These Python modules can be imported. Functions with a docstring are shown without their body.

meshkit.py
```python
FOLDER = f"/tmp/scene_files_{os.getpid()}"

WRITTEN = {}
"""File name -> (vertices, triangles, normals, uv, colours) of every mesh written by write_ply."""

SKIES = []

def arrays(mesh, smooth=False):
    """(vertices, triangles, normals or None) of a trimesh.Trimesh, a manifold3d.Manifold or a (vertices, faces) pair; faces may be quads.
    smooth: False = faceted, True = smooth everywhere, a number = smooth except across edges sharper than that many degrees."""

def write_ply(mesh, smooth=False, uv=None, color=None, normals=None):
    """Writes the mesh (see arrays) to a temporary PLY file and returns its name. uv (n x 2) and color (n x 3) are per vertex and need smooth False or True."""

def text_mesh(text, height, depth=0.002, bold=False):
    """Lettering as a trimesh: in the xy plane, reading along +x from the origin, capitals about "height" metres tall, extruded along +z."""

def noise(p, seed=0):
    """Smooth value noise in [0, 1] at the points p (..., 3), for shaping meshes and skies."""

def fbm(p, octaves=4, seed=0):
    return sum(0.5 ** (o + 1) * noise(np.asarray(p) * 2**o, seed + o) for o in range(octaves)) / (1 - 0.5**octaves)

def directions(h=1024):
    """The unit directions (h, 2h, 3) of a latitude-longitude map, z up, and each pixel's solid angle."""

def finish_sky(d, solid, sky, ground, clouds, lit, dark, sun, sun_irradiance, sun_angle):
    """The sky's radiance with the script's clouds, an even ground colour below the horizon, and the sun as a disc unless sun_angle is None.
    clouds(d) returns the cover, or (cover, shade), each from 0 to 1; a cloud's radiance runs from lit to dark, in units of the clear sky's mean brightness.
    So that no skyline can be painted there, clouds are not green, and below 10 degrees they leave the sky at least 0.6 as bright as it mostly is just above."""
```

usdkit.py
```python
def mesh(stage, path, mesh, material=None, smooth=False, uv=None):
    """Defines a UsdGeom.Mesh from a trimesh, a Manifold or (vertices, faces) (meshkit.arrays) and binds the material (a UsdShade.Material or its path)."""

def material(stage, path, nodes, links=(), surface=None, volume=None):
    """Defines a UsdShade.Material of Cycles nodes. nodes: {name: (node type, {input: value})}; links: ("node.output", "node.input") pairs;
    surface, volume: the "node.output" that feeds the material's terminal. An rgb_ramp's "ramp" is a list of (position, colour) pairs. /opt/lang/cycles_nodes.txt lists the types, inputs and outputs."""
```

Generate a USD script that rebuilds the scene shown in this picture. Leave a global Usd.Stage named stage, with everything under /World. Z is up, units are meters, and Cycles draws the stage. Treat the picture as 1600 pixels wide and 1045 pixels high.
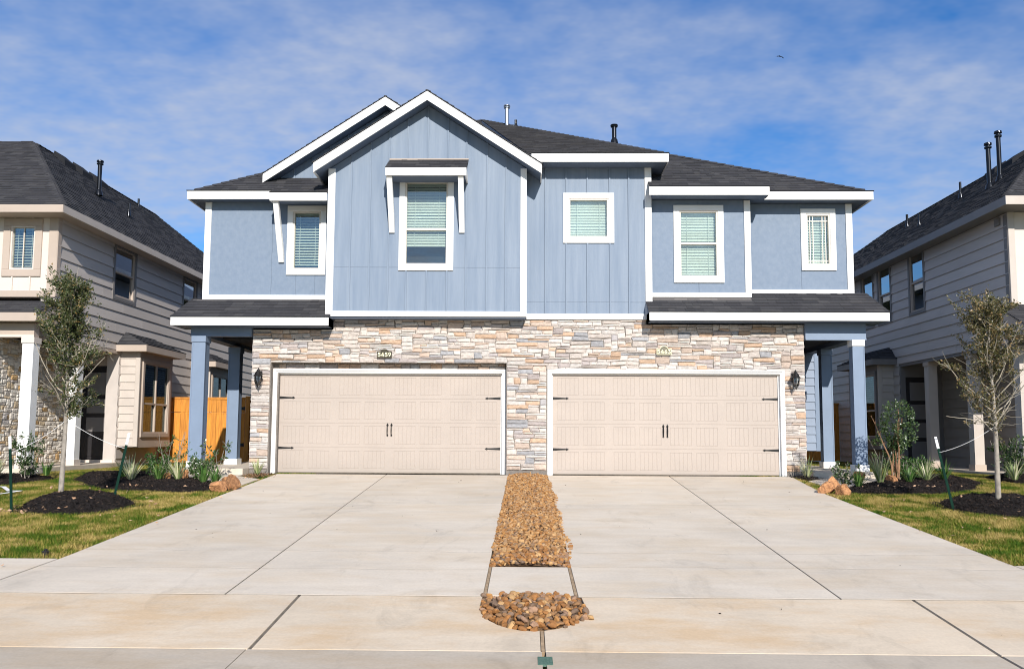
import math, random
import numpy as np, trimesh, usdkit, meshkit
from shapely.geometry import Polygon, box as sbox
from shapely.ops import unary_union
from shapely.prepared import prep
from pxr import Usd, UsdGeom, UsdLux, UsdShade, Gf, Sdf

stage = Usd.Stage.CreateInMemory()
UsdGeom.SetStageUpAxis(stage, UsdGeom.Tokens.z)
UsdGeom.SetStageMetersPerUnit(stage, 1.0)
UsdGeom.Xform.Define(stage, '/World')
UsdGeom.Scope.Define(stage, '/World/Looks')
rng = np.random.default_rng(7)
random.seed(7)

# ------------------------------------------------------------------ camera, sky, sun
EXPOSURE = 0.27
SUN_I, SKY_S = 1.25, 0.06
SUN_AZ, SUN_EL = math.radians(12.0), math.radians(28.0)      # right of the camera, above the horizon
TO_SUN = np.array([math.sin(SUN_AZ) * math.cos(SUN_EL), -math.cos(SUN_AZ) * math.cos(SUN_EL), math.sin(SUN_EL)])

cam = UsdGeom.Camera.Define(stage, '/World/camera')
_psi, _p, _rho = math.atan(22 / 1300.), math.radians(5.0), 0.0050
_F0 = np.array([-math.sin(_psi), math.cos(_psi), 0]); _R0 = np.array([math.cos(_psi), math.sin(_psi), 0]); _Z = np.array([0, 0, 1.])
_F = _F0 * math.cos(_p) + _Z * math.sin(_p); _U = _Z * math.cos(_p) - _F0 * math.sin(_p)
_R = _R0 * math.cos(_rho) + _U * math.sin(_rho); _U = _U * math.cos(_rho) - _R0 * math.sin(_rho)
_m = Gf.Matrix4d(*_R, 0, *_U, 0, *(-_F), 0, 0, -17.2, 0.81, 1)
cam.AddTransformOp().Set(_m)
cam.CreateHorizontalApertureAttr(36.0)
cam.CreateVerticalApertureAttr(36.0 * 1045 / 1600)
cam.CreateFocalLengthAttr(36.0 * 1300 / 1600)
cam.CreateVerticalApertureOffsetAttr(36.0 / 1600 * 43.76)
cam.CreateClippingRangeAttr(Gf.Vec2f(0.05, 2000))
cam.CreateExposureAttr(EXPOSURE)

dome = UsdLux.DomeLight.Define(stage, '/World/sky')
dome.GetPrim().SetCustomDataByKey('kind', 'structure')
sky_mat = usdkit.material(stage, '/World/Looks/sky', {
    'tc': ('texture_coordinate', {}),
    'sep': ('separate_xyz', {}),
    'zz': ('math', {'math_type': 'add', 'value2': 0.22}),
    'zm': ('math', {'math_type': 'maximum', 'value2': 0.05}),
    'dx': ('math', {'math_type': 'divide'}),
    'dy': ('math', {'math_type': 'divide'}),
    'cv': ('combine_xyz', {'z': 3.3}),
    'map': ('mapping', {'scale': (1.0, 1.25, 1.0), 'location': (4.1, 1.5, 0.0)}),
    'n1': ('noise_texture', {'scale': 1.25, 'detail': 6.0, 'roughness': 0.58, 'distortion': 0.0}),
    'n2': ('noise_texture', {'scale': 17.0, 'detail': 3.0, 'roughness': 0.5, 'distortion': 0.0}),
    'r1': ('map_range', {'from_min': 0.34, 'from_max': 0.57, 'to_min': 0.03, 'to_max': 1.0, 'clamp': True}),
    'r2': ('map_range', {'from_min': 0.25, 'from_max': 0.75, 'to_min': 0.58, 'to_max': 1.0, 'clamp': True}),
    'mm': ('math', {'math_type': 'multiply'}),
    'm2': ('math', {'math_type': 'multiply', 'value2': 0.80}),
    'hz': ('map_range', {'range_type': 'smoothstep', 'from_min': 0.02, 'from_max': 0.20, 'to_min': 0.82, 'to_max': 0.0, 'clamp': True}), 'mxm': ('math', {'math_type': 'maximum'}),
    'sky': ('sky_texture', {'sky_type': 'single_scattering', 'sun_disc': False, 'sun_elevation': SUN_EL,
                            'sun_rotation': math.atan2(TO_SUN[0], TO_SUN[1]), 'air_density': 1.0, 'aerosol_density': 0.6, 'ozone_density': 2.5}),
    'hs': ('hsv', {'saturation': 1.3, 'value': 1.7}), 'tn': ('mix', {'mix_type': 'multiply', 'fac': 1.0, 'color2': (0.60, 0.96, 1.24)}), 'mix': ('mix', {'mix_type': 'mix', 'color2': (7.2, 8.0, 9.9)}),
    'bg': ('background_shader', {'strength': SKY_S}),
}, [('tc.generated', 'sep.vector'), ('sep.z', 'zz.value1'), ('zz.value', 'zm.value1'), ('sep.x', 'dx.value1'), ('zm.value', 'dx.value2'),
    ('sep.y', 'dy.value1'), ('zm.value', 'dy.value2'), ('dx.value', 'cv.x'), ('dy.value', 'cv.y'), ('cv.vector', 'map.vector'),
    ('map.vector', 'n1.vector'), ('map.vector', 'n2.vector'), ('n1.fac', 'r1.value'), ('n2.fac', 'r2.value'),
    ('r1.result', 'mm.value1'), ('r2.result', 'mm.value2'), ('mm.value', 'm2.value1'), ('sep.z', 'hz.value'), ('m2.value', 'mxm.value1'), ('hz.result', 'mxm.value2'), ('mxm.value', 'mix.fac'),
    ('sky.color', 'hs.color'), ('hs.color', 'tn.color1'), ('tn.color', 'mix.color1'), ('mix.color', 'bg.color')], surface='bg.background')
UsdShade.MaterialBindingAPI.Apply(dome.GetPrim()).Bind(sky_mat)

sun = UsdLux.DistantLight.Define(stage, '/World/sun')
sun.CreateIntensityAttr(SUN_I); sun.CreateNormalizeAttr(True); sun.CreateAngleAttr(0.53)
sun.CreateColorAttr(Gf.Vec3f(1.0, 0.95, 0.89))
_q = Gf.Rotation(Gf.Vec3d(0, 0, 1), Gf.Vec3d(*TO_SUN))
sun.AddTransformOp().Set(Gf.Matrix4d().SetRotate(_q))

# ------------------------------------------------------------------ materials
def M(name, nodes, links, surface='p.BSDF'):
    return usdkit.material(stage, '/World/Looks/' + name, nodes, links, surface=surface)

def mul(c, k): return tuple(min(1.0, x * k) for x in c)

def paint(name, c, rough=0.55, amt=0.08, scale=3.0, bump=0.0, bscale=60.0, stretch=(1, 1, 1), c2=None, metallic=0.0, spec=0.35, bstretch=None, perobj=0.0):
    """Base colour with real tonal drift and a fine relief."""
    c2 = c2 or mul(c, 1 - 2 * amt)
    nodes = {'g': ('geometry', {}), 'mp': ('mapping', {'scale': stretch}), 'n': ('noise_texture', {'scale': scale, 'detail': 4.0, 'roughness': 0.6}),
             'r': ('rgb_ramp', {'ramp': [(0.3, c2), (0.7, mul(c, 1 + amt * 0.5))]}),
             'p': ('principled_bsdf', {'roughness': rough, 'metallic': metallic, 'specular_ior_level': spec})}
    links = [('g.position', 'mp.vector'), ('mp.vector', 'n.vector'), ('n.fac', 'r.fac')]
    col = 'r.color'
    if perobj:
        nodes['oi'] = ('object_info', {}); nodes['hr'] = ('map_range', {'to_min': 1 - perobj, 'to_max': 1 + perobj})
        nodes['hv'] = ('hsv', {})
        links += [('oi.random', 'hr.value'), ('hr.result', 'hv.value'), (col, 'hv.color')]; col = 'hv.color'
    links.append((col, 'p.base_color'))
    if bump:
        nodes['mb'] = ('mapping', {'scale': bstretch or stretch}); nodes['nb'] = ('noise_texture', {'scale': bscale, 'detail': 3.0})
        nodes['b'] = ('bump', {'strength': 1.0, 'distance': bump})
        links += [('g.position', 'mb.vector'), ('mb.vector', 'nb.vector'), ('nb.fac', 'b.height'), ('b.normal', 'p.normal')]
    return M(name, nodes, links)

BLUE = (0.150, 0.196, 0.262)
m_blue_board = paint('blue_board_paint', BLUE, 0.6, 0.05, 3.4, 0.002, 30, (2.2, 2.2, 0.16), c2=(0.212, 0.258, 0.322), bstretch=(3, 3, .25))
m_blue_smooth = paint('blue_stucco_paint', BLUE, 0.65, 0.05, 10.0, 0.002, 24, (1, 1, 0.8), c2=(0.188, 0.234, 0.300))
m_blue_trim = paint('blue_trim_paint', (0.19, 0.245, 0.33), 0.55, 0.04)
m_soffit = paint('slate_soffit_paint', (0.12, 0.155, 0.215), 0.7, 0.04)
m_white = paint('white_trim_paint', (0.80, 0.79, 0.76), 0.5, 0.02, 2.0)
m_vinyl = paint('almond_vinyl', (0.66, 0.61, 0.54), 0.45, 0.02)
m_door = paint('sandstone_door_paint', (0.41, 0.348, 0.297), 0.5, 0.03, 2.0, 0.0012, 40, (1, 1, 1), bstretch=(1, 1, 6))
m_iron = paint('black_iron', (0.012, 0.011, 0.010), 0.45, 0.1)
m_concrete_dark = paint('foundation_concrete', (0.30, 0.28, 0.25), 0.85, 0.12, 5, 0.004, 40)
m_mortar = paint('stone_mortar', (0.22, 0.195, 0.17), 0.95, 0.15, 20)
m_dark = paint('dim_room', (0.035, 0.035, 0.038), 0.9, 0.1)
m_blind = paint('white_blind', (0.62, 0.65, 0.60), 0.5, 0.03)
m_pipe = paint('dark_vent_metal', (0.03, 0.032, 0.036), 0.25, 0.1, metallic=0.8, spec=0.5)
m_steel = paint('galvanised_vent_metal', (0.42, 0.43, 0.44), 0.28, 0.1, metallic=0.9, spec=0.5)
m_vent = paint('black_roof_vent', (0.02, 0.021, 0.024), 0.85, 0.1, spec=0.12)
m_cream = paint('cream_board_paint', (0.62, 0.545, 0.475), 0.6, 0.03, 2)
m_tan = paint('tan_trim_paint', (0.44, 0.36, 0.295), 0.6, 0.04, 2)
m_greytrim = paint('warm_grey_trim_paint', (0.19, 0.175, 0.165), 0.6, 0.05, 2)
m_plank_left = paint('grey_lap_paint', (0.52, 0.465, 0.42), 0.65, 0.05, 3, 0.0015, 60, (1, .2, 1), perobj=0.05)
m_plank_right = paint('dark_grey_lap_paint', (0.50, 0.445, 0.405), 0.65, 0.05, 3, 0.0015, 60, (1, .2, 1), perobj=0.05)
m_plank_cream = paint('cream_lap_paint', (0.50, 0.44, 0.385), 0.65, 0.04, 3, perobj=0.03)
m_plank_taupe = paint('taupe_lap_paint', (0.36, 0.30, 0.25), 0.65, 0.05, 3, perobj=0.04)
m_plank_blue = paint('blue_lap_paint', (0.23, 0.28, 0.36), 0.6, 0.04, 3, perobj=0.03)
m_darkdoor = paint('dark_door_paint', (0.022, 0.020, 0.022), 0.4, 0.1)
m_bronze = paint('bronze_plate', (0.045, 0.038, 0.018), 0.5, 0.1, 40)
m_grey_plate = paint('weathered_plate', (0.17, 0.155, 0.10), 0.5, 0.15, 40)
m_gold = paint('pale_gold_paint', (0.78, 0.74, 0.50), 0.45, 0.03)
m_stake = paint('green_stake_paint', (0.006, 0.028, 0.018), 0.85, 0.15, 20, spec=0.1)
m_strap = paint('white_strap', (0.75, 0.74, 0.72), 0.6, 0.03)
m_expansion = paint('expansion_board', (0.38, 0.27, 0.165), 0.9, 0.2, 12)
m_filler = paint('joint_sealant', (0.16, 0.135, 0.105), 0.9, 0.2, 12)
m_sprink = paint('black_plastic', (0.02, 0.02, 0.02), 0.5, 0.1)
m_marker = paint('green_kerb_tile', (0.03, 0.085, 0.055), 0.7, 0.3, 60, c2=(0.12, 0.19, 0.15))
m_bird = paint('dark_feather', (0.02, 0.022, 0.03), 0.8, 0.1)
m_boulder = paint('orange_sandstone', (0.52, 0.26, 0.115), 0.9, 0.15, 16, 0.03, 34, c2=(0.22, 0.10, 0.045), perobj=.2)
m_cedar = paint('orange_cedar', (0.68, 0.285, 0.04), 0.6, 0.14, 5, 0.002, 40, (7, 7, 0.5), c2=(0.42, 0.155, 0.022), bstretch=(9, 9, .5), perobj=0.12)
m_street = paint('street_concrete', (0.34, 0.315, 0.285), 0.85, 0.12, 2.0, 0.004, 90, c2=(0.25, 0.235, 0.215))

# concrete of driveway slabs: broad tone drift, broom streaks, tan stains
def concrete(name, c, tan, gy):
    return M(name, {'g': ('geometry', {}),
        'n1': ('noise_texture', {'scale': 0.7, 'detail': 5.0, 'roughness': 0.62}),
        'mp': ('mapping', {'scale': (0.8, 3.6, 1)}), 'n2': ('noise_texture', {'scale': 1.6, 'detail': 5.0, 'roughness': 0.7}),
        'mp3': ('mapping', {'scale': (1.0, 2.2, 1), 'location': (5, 3, 0)}), 'n3': ('noise_texture', {'scale': 0.9, 'detail': 6.0, 'roughness': 0.65}),
        'n4': ('noise_texture', {'scale': 38.0, 'detail': 3.0, 'roughness': 0.7}),
        'r1': ('rgb_ramp', {'ramp': [(0.28, mul(c, 0.86)), (0.5, c), (0.75, mul(c, 1.10))]}),
        'r2': ('map_range', {'from_min': 0.3, 'from_max': 0.7, 'to_min': 0.94, 'to_max': 1.04, 'clamp': True}),
        'r4': ('map_range', {'from_min': 0.25, 'from_max': 0.75, 'to_min': 0.93, 'to_max': 1.06, 'clamp': True}),
        'q': ('math', {'math_type': 'multiply'}), 'cc': ('combine_color', {}),
        'mx': ('mix', {'mix_type': 'multiply', 'fac': 1.0}),
        'r3': ('map_range', {'from_min': 0.44, 'from_max': 0.66, 'to_min': 0.0, 'to_max': 0.85, 'clamp': True}),
        'mt': ('mix', {'mix_type': 'mix', 'color2': tan}),
        'n5': ('noise_texture', {'scale': 1.9, 'detail': 6.0, 'roughness': 0.7, 'distortion': 0.8}), 'mp5': ('mapping', {'scale': (1.0, 0.45, 1), 'location': (2, 9, 0)}),
        'r5': ('map_range', {'from_min': 0.56, 'from_max': 0.74, 'to_min': 1.0, 'to_max': 0.80, 'clamp': True}), 'h5': ('hsv', {}),
        'oi': ('object_info', {}), 'hr': ('map_range', {'to_min': 0.945, 'to_max': 1.03}), 'hv': ('hsv', {}),
        'mb': ('mapping', {'scale': (1.2, 26.0, 1)}), 'nb': ('noise_texture', {'scale': 7.0, 'detail': 4.0, 'roughness': 0.7}), 'b': ('bump', {'strength': 0.5, 'distance': 0.003}),
        'p': ('principled_bsdf', {'roughness': 0.82, 'specular_ior_level': 0.25})},
        [('g.position', 'n1.vector'), ('g.position', 'mp.vector'), ('mp.vector', 'n2.vector'), ('g.position', 'mp3.vector'), ('mp3.vector', 'n3.vector'), ('g.position', 'n4.vector'),
         ('n1.fac', 'r1.fac'), ('n2.fac', 'r2.value'), ('n4.fac', 'r4.value'), ('r2.result', 'q.value1'), ('r4.result', 'q.value2'), ('q.value', 'cc.r'), ('q.value', 'cc.g'), ('q.value', 'cc.b'),
         ('n3.fac', 'r3.value'), ('r1.color', 'mt.color1'), ('r3.result', 'mt.fac'), ('mt.color', 'mx.color1'), ('cc.color', 'mx.color2'),
         ('g.position', 'mp5.vector'), ('mp5.vector', 'n5.vector'), ('n5.fac', 'r5.value'), ('r5.result', 'h5.value'), ('mx.color', 'h5.color'),
         ('oi.random', 'hr.value'), ('hr.result', 'hv.value'), ('h5.color', 'hv.color'), ('hv.color', 'p.base_color'),
         ('g.position', 'mb.vector'), ('mb.vector', 'nb.vector'), ('nb.fac', 'b.height'), ('b.normal', 'p.normal')])
m_concrete = concrete('driveway_concrete', (0.605, 0.53, 0.435), (0.575, 0.475, 0.355), 0)
m_apron = concrete('apron_concrete', (0.60, 0.50, 0.38), (0.56, 0.405, 0.25), 0)
m_gutter = concrete('gutter_concrete', (0.47, 0.405, 0.325), (0.44, 0.35, 0.25), 0)

STONE_COLS = [((0.54, 0.475, 0.42), 33), ((0.56, 0.515, 0.47), 20), ((0.53, 0.42, 0.34), 16), ((0.53, 0.37, 0.255), 13), ((0.36, 0.355, 0.36), 9), ((0.41, 0.355, 0.33), 9)]
def stone_mat(i, c):
    return paint('ledge_stone_%d' % i, c, 0.9, 0.16, 14, 0.010, 26, (1, 1, 2.2), perobj=0.14)
m_stones = [stone_mat(i, c) for i, (c, w) in enumerate(STONE_COLS)]
stone_w = np.array([w for c, w in STONE_COLS], float); stone_w /= stone_w.sum()
LSTONE = [((0.70, 0.64, 0.56), 40), ((0.76, 0.71, 0.63), 30), ((0.55, 0.44, 0.30), 14), ((0.50, 0.33, 0.16), 8), ((0.45, 0.42, 0.40), 8)]
m_lmortar = paint('pale_mortar', (0.48, 0.43, 0.36), 0.95, 0.15, 20)
m_lstones = [paint('cut_stone_%d' % i, c, 0.9, 0.16, 14, 0.012, 22, (1, 1, 2.0), perobj=0.12) for i, (c, w) in enumerate(LSTONE)]
lstone_w = np.array([w for c, w in LSTONE], float); lstone_w /= lstone_w.sum()

def island_mat(name, ramp, rough=0.9, bump=0.004, bscale=60, nscale=25, nam=0.25, spec=0.3, trans=0.0, posramp=None):
    nodes = {'g': ('geometry', {}), 'at': ('attribute', {'attribute': 'rnd'}), 'r': ('rgb_ramp', {'ramp': ramp}), 'n': ('noise_texture', {'scale': nscale, 'detail': 3.0}),
             'mr': ('map_range', {'to_min': 1 - nam, 'to_max': 1 + nam}), 'hv': ('hsv', {}),
             'p': ('principled_bsdf', {'roughness': rough, 'specular_ior_level': spec})}
    links = [('at.fac', 'r.fac'), ('g.position', 'n.vector'), ('n.fac', 'mr.value'), ('mr.result', 'hv.value'), ('r.color', 'hv.color'), ('hv.color', 'p.base_color')]
    if bump:
        nodes['nb'] = ('noise_texture', {'scale': bscale, 'detail': 3.0}); nodes['b'] = ('bump', {'distance': bump, 'strength': 1.0})
        links += [('g.position', 'nb.vector'), ('nb.fac', 'b.height'), ('b.normal', 'p.normal')]
    surf = 'p.BSDF'
    if trans:
        nodes['t'] = ('translucent_bsdf', {}); nodes['mc'] = ('mix_closure', {'fac': trans})
        links += [('hv.color', 't.color'), ('p.BSDF', 'mc.closure1'), ('t.BSDF', 'mc.closure2')]; surf = 'mc.closure'
    return M(name, nodes, links, surf)

m_shingle = island_mat('charcoal_shingle', [(0, (0.039, 0.039, 0.043)), (0.4, (0.047, 0.046, 0.050)), (0.75, (0.055, 0.054, 0.057)), (1, (0.066, 0.064, 0.066))], 0.95, 0.004, 220, 90, 0.35, 0.15)
m_rock = island_mat('tan_river_rock', [(0, (0.22, 0.095, 0.03)), (0.25, (0.40, 0.20, 0.065)), (0.45, (0.28, 0.14, 0.055)), (0.65, (0.50, 0.30, 0.13)), (0.8, (0.18, 0.11, 0.065)), (1, (0.46, 0.28, 0.14))], 0.8, 0.004, 70, 40, 0.25)
rock_cols = [(0.27, 0.12, 0.038), (0.42, 0.205, 0.065), (0.30, 0.16, 0.07), (0.50, 0.30, 0.13), (0.20, 0.13, 0.085), (0.32, 0.19, 0.115), (0.34, 0.15, 0.045)]
m_rocks = [paint('river_rock_%d' % i, c, 0.8, 0.14, 25, 0.004, 70, perobj=0.15) for i, c in enumerate(rock_cols)]
m_soil = paint('tan_soil', (0.22, 0.13, 0.065), 0.95, 0.25, 30, 0.01, 60)
m_mulch = paint('black_mulch', (0.014, 0.010, 0.009), 0.95, 0.4, 40, 0.03, 60)
m_chip = island_mat('mulch_chip', [(0, (0.007, 0.005, 0.005)), (0.6, (0.017, 0.012, 0.010)), (0.9, (0.03, 0.02, 0.016)), (1, (0.09, 0.06, 0.04))], 0.9, 0, 60, 30, 0.3)
m_barkchip = island_mat('brown_mulch_chip', [(0, (0.10, 0.05, 0.025)), (0.6, (0.22, 0.12, 0.06)), (1, (0.34, 0.2, 0.11))], 0.9, 0, 60, 30, 0.3)
m_deadleaf = island_mat('dead_leaf', [(0, (0.45, 0.26, 0.15)), (1, (0.62, 0.42, 0.28))], 0.8, 0, 60, 30, 0.2, trans=0.2)
m_leaf = island_mat('olive_oak_leaf', [(0, (0.030, 0.045, 0.014)), (0.4, (0.055, 0.075, 0.022)), (0.75, (0.10, 0.115, 0.04)), (0.9, (0.17, 0.16, 0.07)), (0.96, (0.30, 0.19, 0.06)), (1, (0.35, 0.25, 0.12))], 0.38, 0, 60, 8, 0.2, 0.5, trans=0.22)
m_leaf2 = island_mat('grey_oak_leaf', [(0, (0.035, 0.040, 0.014)), (0.35, (0.075, 0.078, 0.026)), (0.65, (0.135, 0.12, 0.045)), (0.85, (0.24, 0.18, 0.075)), (1, (0.38, 0.24, 0.11))], 0.38, 0, 60, 8, 0.2, 0.5, trans=0.22)
m_gloss = island_mat('glossy_shrub_leaf', [(0, (0.022, 0.045, 0.012)), (0.5, (0.045, 0.085, 0.022)), (0.85, (0.09, 0.14, 0.045)), (1, (0.17, 0.2, 0.09))], 0.28, 0, 60, 8, 0.2, 0.6, trans=0.2)
m_bushleaf = island_mat('bright_bush_leaf', [(0, (0.02, 0.06, 0.012)), (0.6, (0.045, 0.115, 0.02)), (1, (0.1, 0.19, 0.04))], 0.4, 0, 60, 8, 0.2, 0.4, trans=0.25)
m_flax = island_mat('variegated_flax_leaf', [(0, (0.16, 0.23, 0.07)), (0.4, (0.30, 0.36, 0.15)), (0.7, (0.52, 0.52, 0.30)), (1, (0.66, 0.62, 0.42))], 0.5, 0, 60, 12, 0.15, 0.4, trans=0.25)
m_strapgreen = island_mat('green_strap_leaf', [(0, (0.04, 0.10, 0.02)), (0.6, (0.09, 0.19, 0.04)), (1, (0.2, 0.3, 0.09))], 0.45, 0, 60, 12, 0.15, 0.4, trans=0.25)
m_bark = paint('pale_oak_bark', (0.34, 0.30, 0.25), 0.9, 0.2, 18, 0.006, 50, (1, 1, 0.6))
m_twig = paint('pale_twig', (0.40, 0.35, 0.27), 0.85, 0.15, 18)
m_stem = paint('cinnamon_stem', (0.36, 0.20, 0.11), 0.8, 0.2, 20)

# turf: one material for blades and thatch, green and straw patches by place
def turf(name, dark):
    nodes = {'g': ('geometry', {}), 'at': ('attribute', {'attribute': 'rnd'}), 'mp': ('mapping', {'scale': (0.9, 0.8, 1)}), 'n': ('noise_texture', {'scale': 2.6, 'detail': 3.0, 'roughness': 0.55}),
        'a': ('math', {'math_type': 'multiply_add', 'value2': 0.22, 'value3': -0.11}), 's': ('math', {'math_type': 'add'}),
        'r': ('rgb_ramp', {'ramp': [(0.36, mul((0.055, 0.115, 0.008), dark)), (0.46, mul((0.12, 0.17, 0.014), dark)), (0.53, mul((0.27, 0.225, 0.045), dark)), (0.64, mul((0.48, 0.36, 0.125), dark))]}),
        'p': ('principled_bsdf', {'roughness': 0.75, 'specular_ior_level': 0.2}), 't': ('translucent_bsdf', {}), 'mc': ('mix_closure', {'fac': 0.2})}
    return M(name, nodes, [('g.position', 'mp.vector'), ('mp.vector', 'n.vector'), ('at.fac', 'a.value1'), ('n.fac', 's.value1'), ('a.value', 's.value2'), ('s.value', 'r.fac'),
        ('r.color', 'p.base_color'), ('r.color', 't.color'), ('p.BSDF', 'mc.closure1'), ('t.BSDF', 'mc.closure2')], 'mc.closure')
m_turf = turf('turf_blades', 1.0)
m_thatch = turf('turf_thatch', 0.55)
m_land = paint('far_turf', (0.13, 0.13, 0.04), 0.9, 0.3, 0.5, c2=(0.10, 0.12, 0.03))

def glass(name, tint, rough=0.0, base=0.02, k=1.7):
    return M(name, {'t': ('transparent_bsdf', {'color': tint}), 'gl': ('glossy_bsdf', {'roughness': rough, 'color': (0.95, 0.97, 1.0)}),
                    'f': ('fresnel', {'IOR': 1.55}), 'fm': ('math', {'math_type': 'multiply_add', 'value2': k, 'value3': base, 'use_clamp': True}), 'mc': ('mix_closure', {})},
             [('f.fac', 'fm.value1'), ('fm.value', 'mc.fac'), ('t.BSDF', 'mc.closure1'), ('gl.BSDF', 'mc.closure2')], 'mc.closure')
m_glass = glass('window_glass', (0.89, 0.925, 0.895), base=0.03)
m_glass_dark = glass('coated_glass', (0.35, 0.50, 0.52), base=0.20)
m_glass_bay = glass('bay_glass', (0.45, 0.52, 0.52), base=0.0, k=0.55)

# ------------------------------------------------------------------ geometry helpers
class MB:
    def __init__(s): s.v, s.f, s.n, s.r = [], [], 0, []
    def add(s, v, f):
        v = np.asarray(v, float).reshape(-1, 3); f = np.asarray(f, int)
        if f.shape[1] == 4: f = np.vstack([f[:, [0, 1, 2]], f[:, [0, 2, 3]]])
        s.v.append(v); s.f.append(f + s.n); s.n += len(v); s.r.append(np.full(len(v), random.random())); return s
    def mesh(s, m): return s.add(m.vertices, m.faces)
    def box(s, x0, x1, y0, y1, z0, z1):
        x0, x1 = sorted((x0, x1)); y0, y1 = sorted((y0, y1)); z0, z1 = sorted((z0, z1))
        v = [(x, y, z) for x in (x0, x1) for y in (y0, y1) for z in (z0, z1)]
        return s.add(v, [(0, 1, 3, 2), (4, 6, 7, 5), (0, 4, 5, 1), (2, 3, 7, 6), (0, 2, 6, 4), (1, 5, 7, 3)])
    def hull(s, pts):
        h = trimesh.Trimesh(np.asarray(pts, float), [[0, 1, 2]], process=False).convex_hull
        return s.mesh(h)
    def tube(s, pts, rad, n=6, cap=True):
        pts = np.asarray(pts, float); k = len(pts); rad = np.broadcast_to(np.asarray(rad, float), (k,))
        t = np.gradient(pts, axis=0); t /= np.maximum(np.linalg.norm(t, axis=1, keepdims=True), 1e-9)
        ref = np.array([1., 0, 0]) if abs(t[:, 0]).mean() < 0.7 else np.array([0, 0, 1.])
        a = np.cross(t, ref); a /= np.maximum(np.linalg.norm(a, axis=1, keepdims=True), 1e-9); b = np.cross(t, a)
        th = np.arange(n) / n * 2 * np.pi
        v = pts[:, None] + rad[:, None, None] * (np.cos(th)[None, :, None] * a[:, None] + np.sin(th)[None, :, None] * b[:, None])
        f = [(i * n + j, i * n + (j + 1) % n, (i + 1) * n + (j + 1) % n, (i + 1) * n + j) for i in range(k - 1) for j in range(n)]
        f = np.array(f); f = np.vstack([f[:, [0, 1, 2]], f[:, [0, 2, 3]]])
        v = v.reshape(-1, 3)
        if cap:
            c0, c1 = len(v), len(v) + 1
            v = np.vstack([v, pts[:1], pts[-1:]])
            f = np.vstack([f, [(c0, (j + 1) % n, j) for j in range(n)], [(c1, (k - 1) * n + j, (k - 1) * n + (j + 1) % n) for j in range(n)]])
        return s.add(v, f)
    def out(s): return np.vstack(s.v), np.vstack(s.f)

def V(*a): return np.array(a, float)

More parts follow.
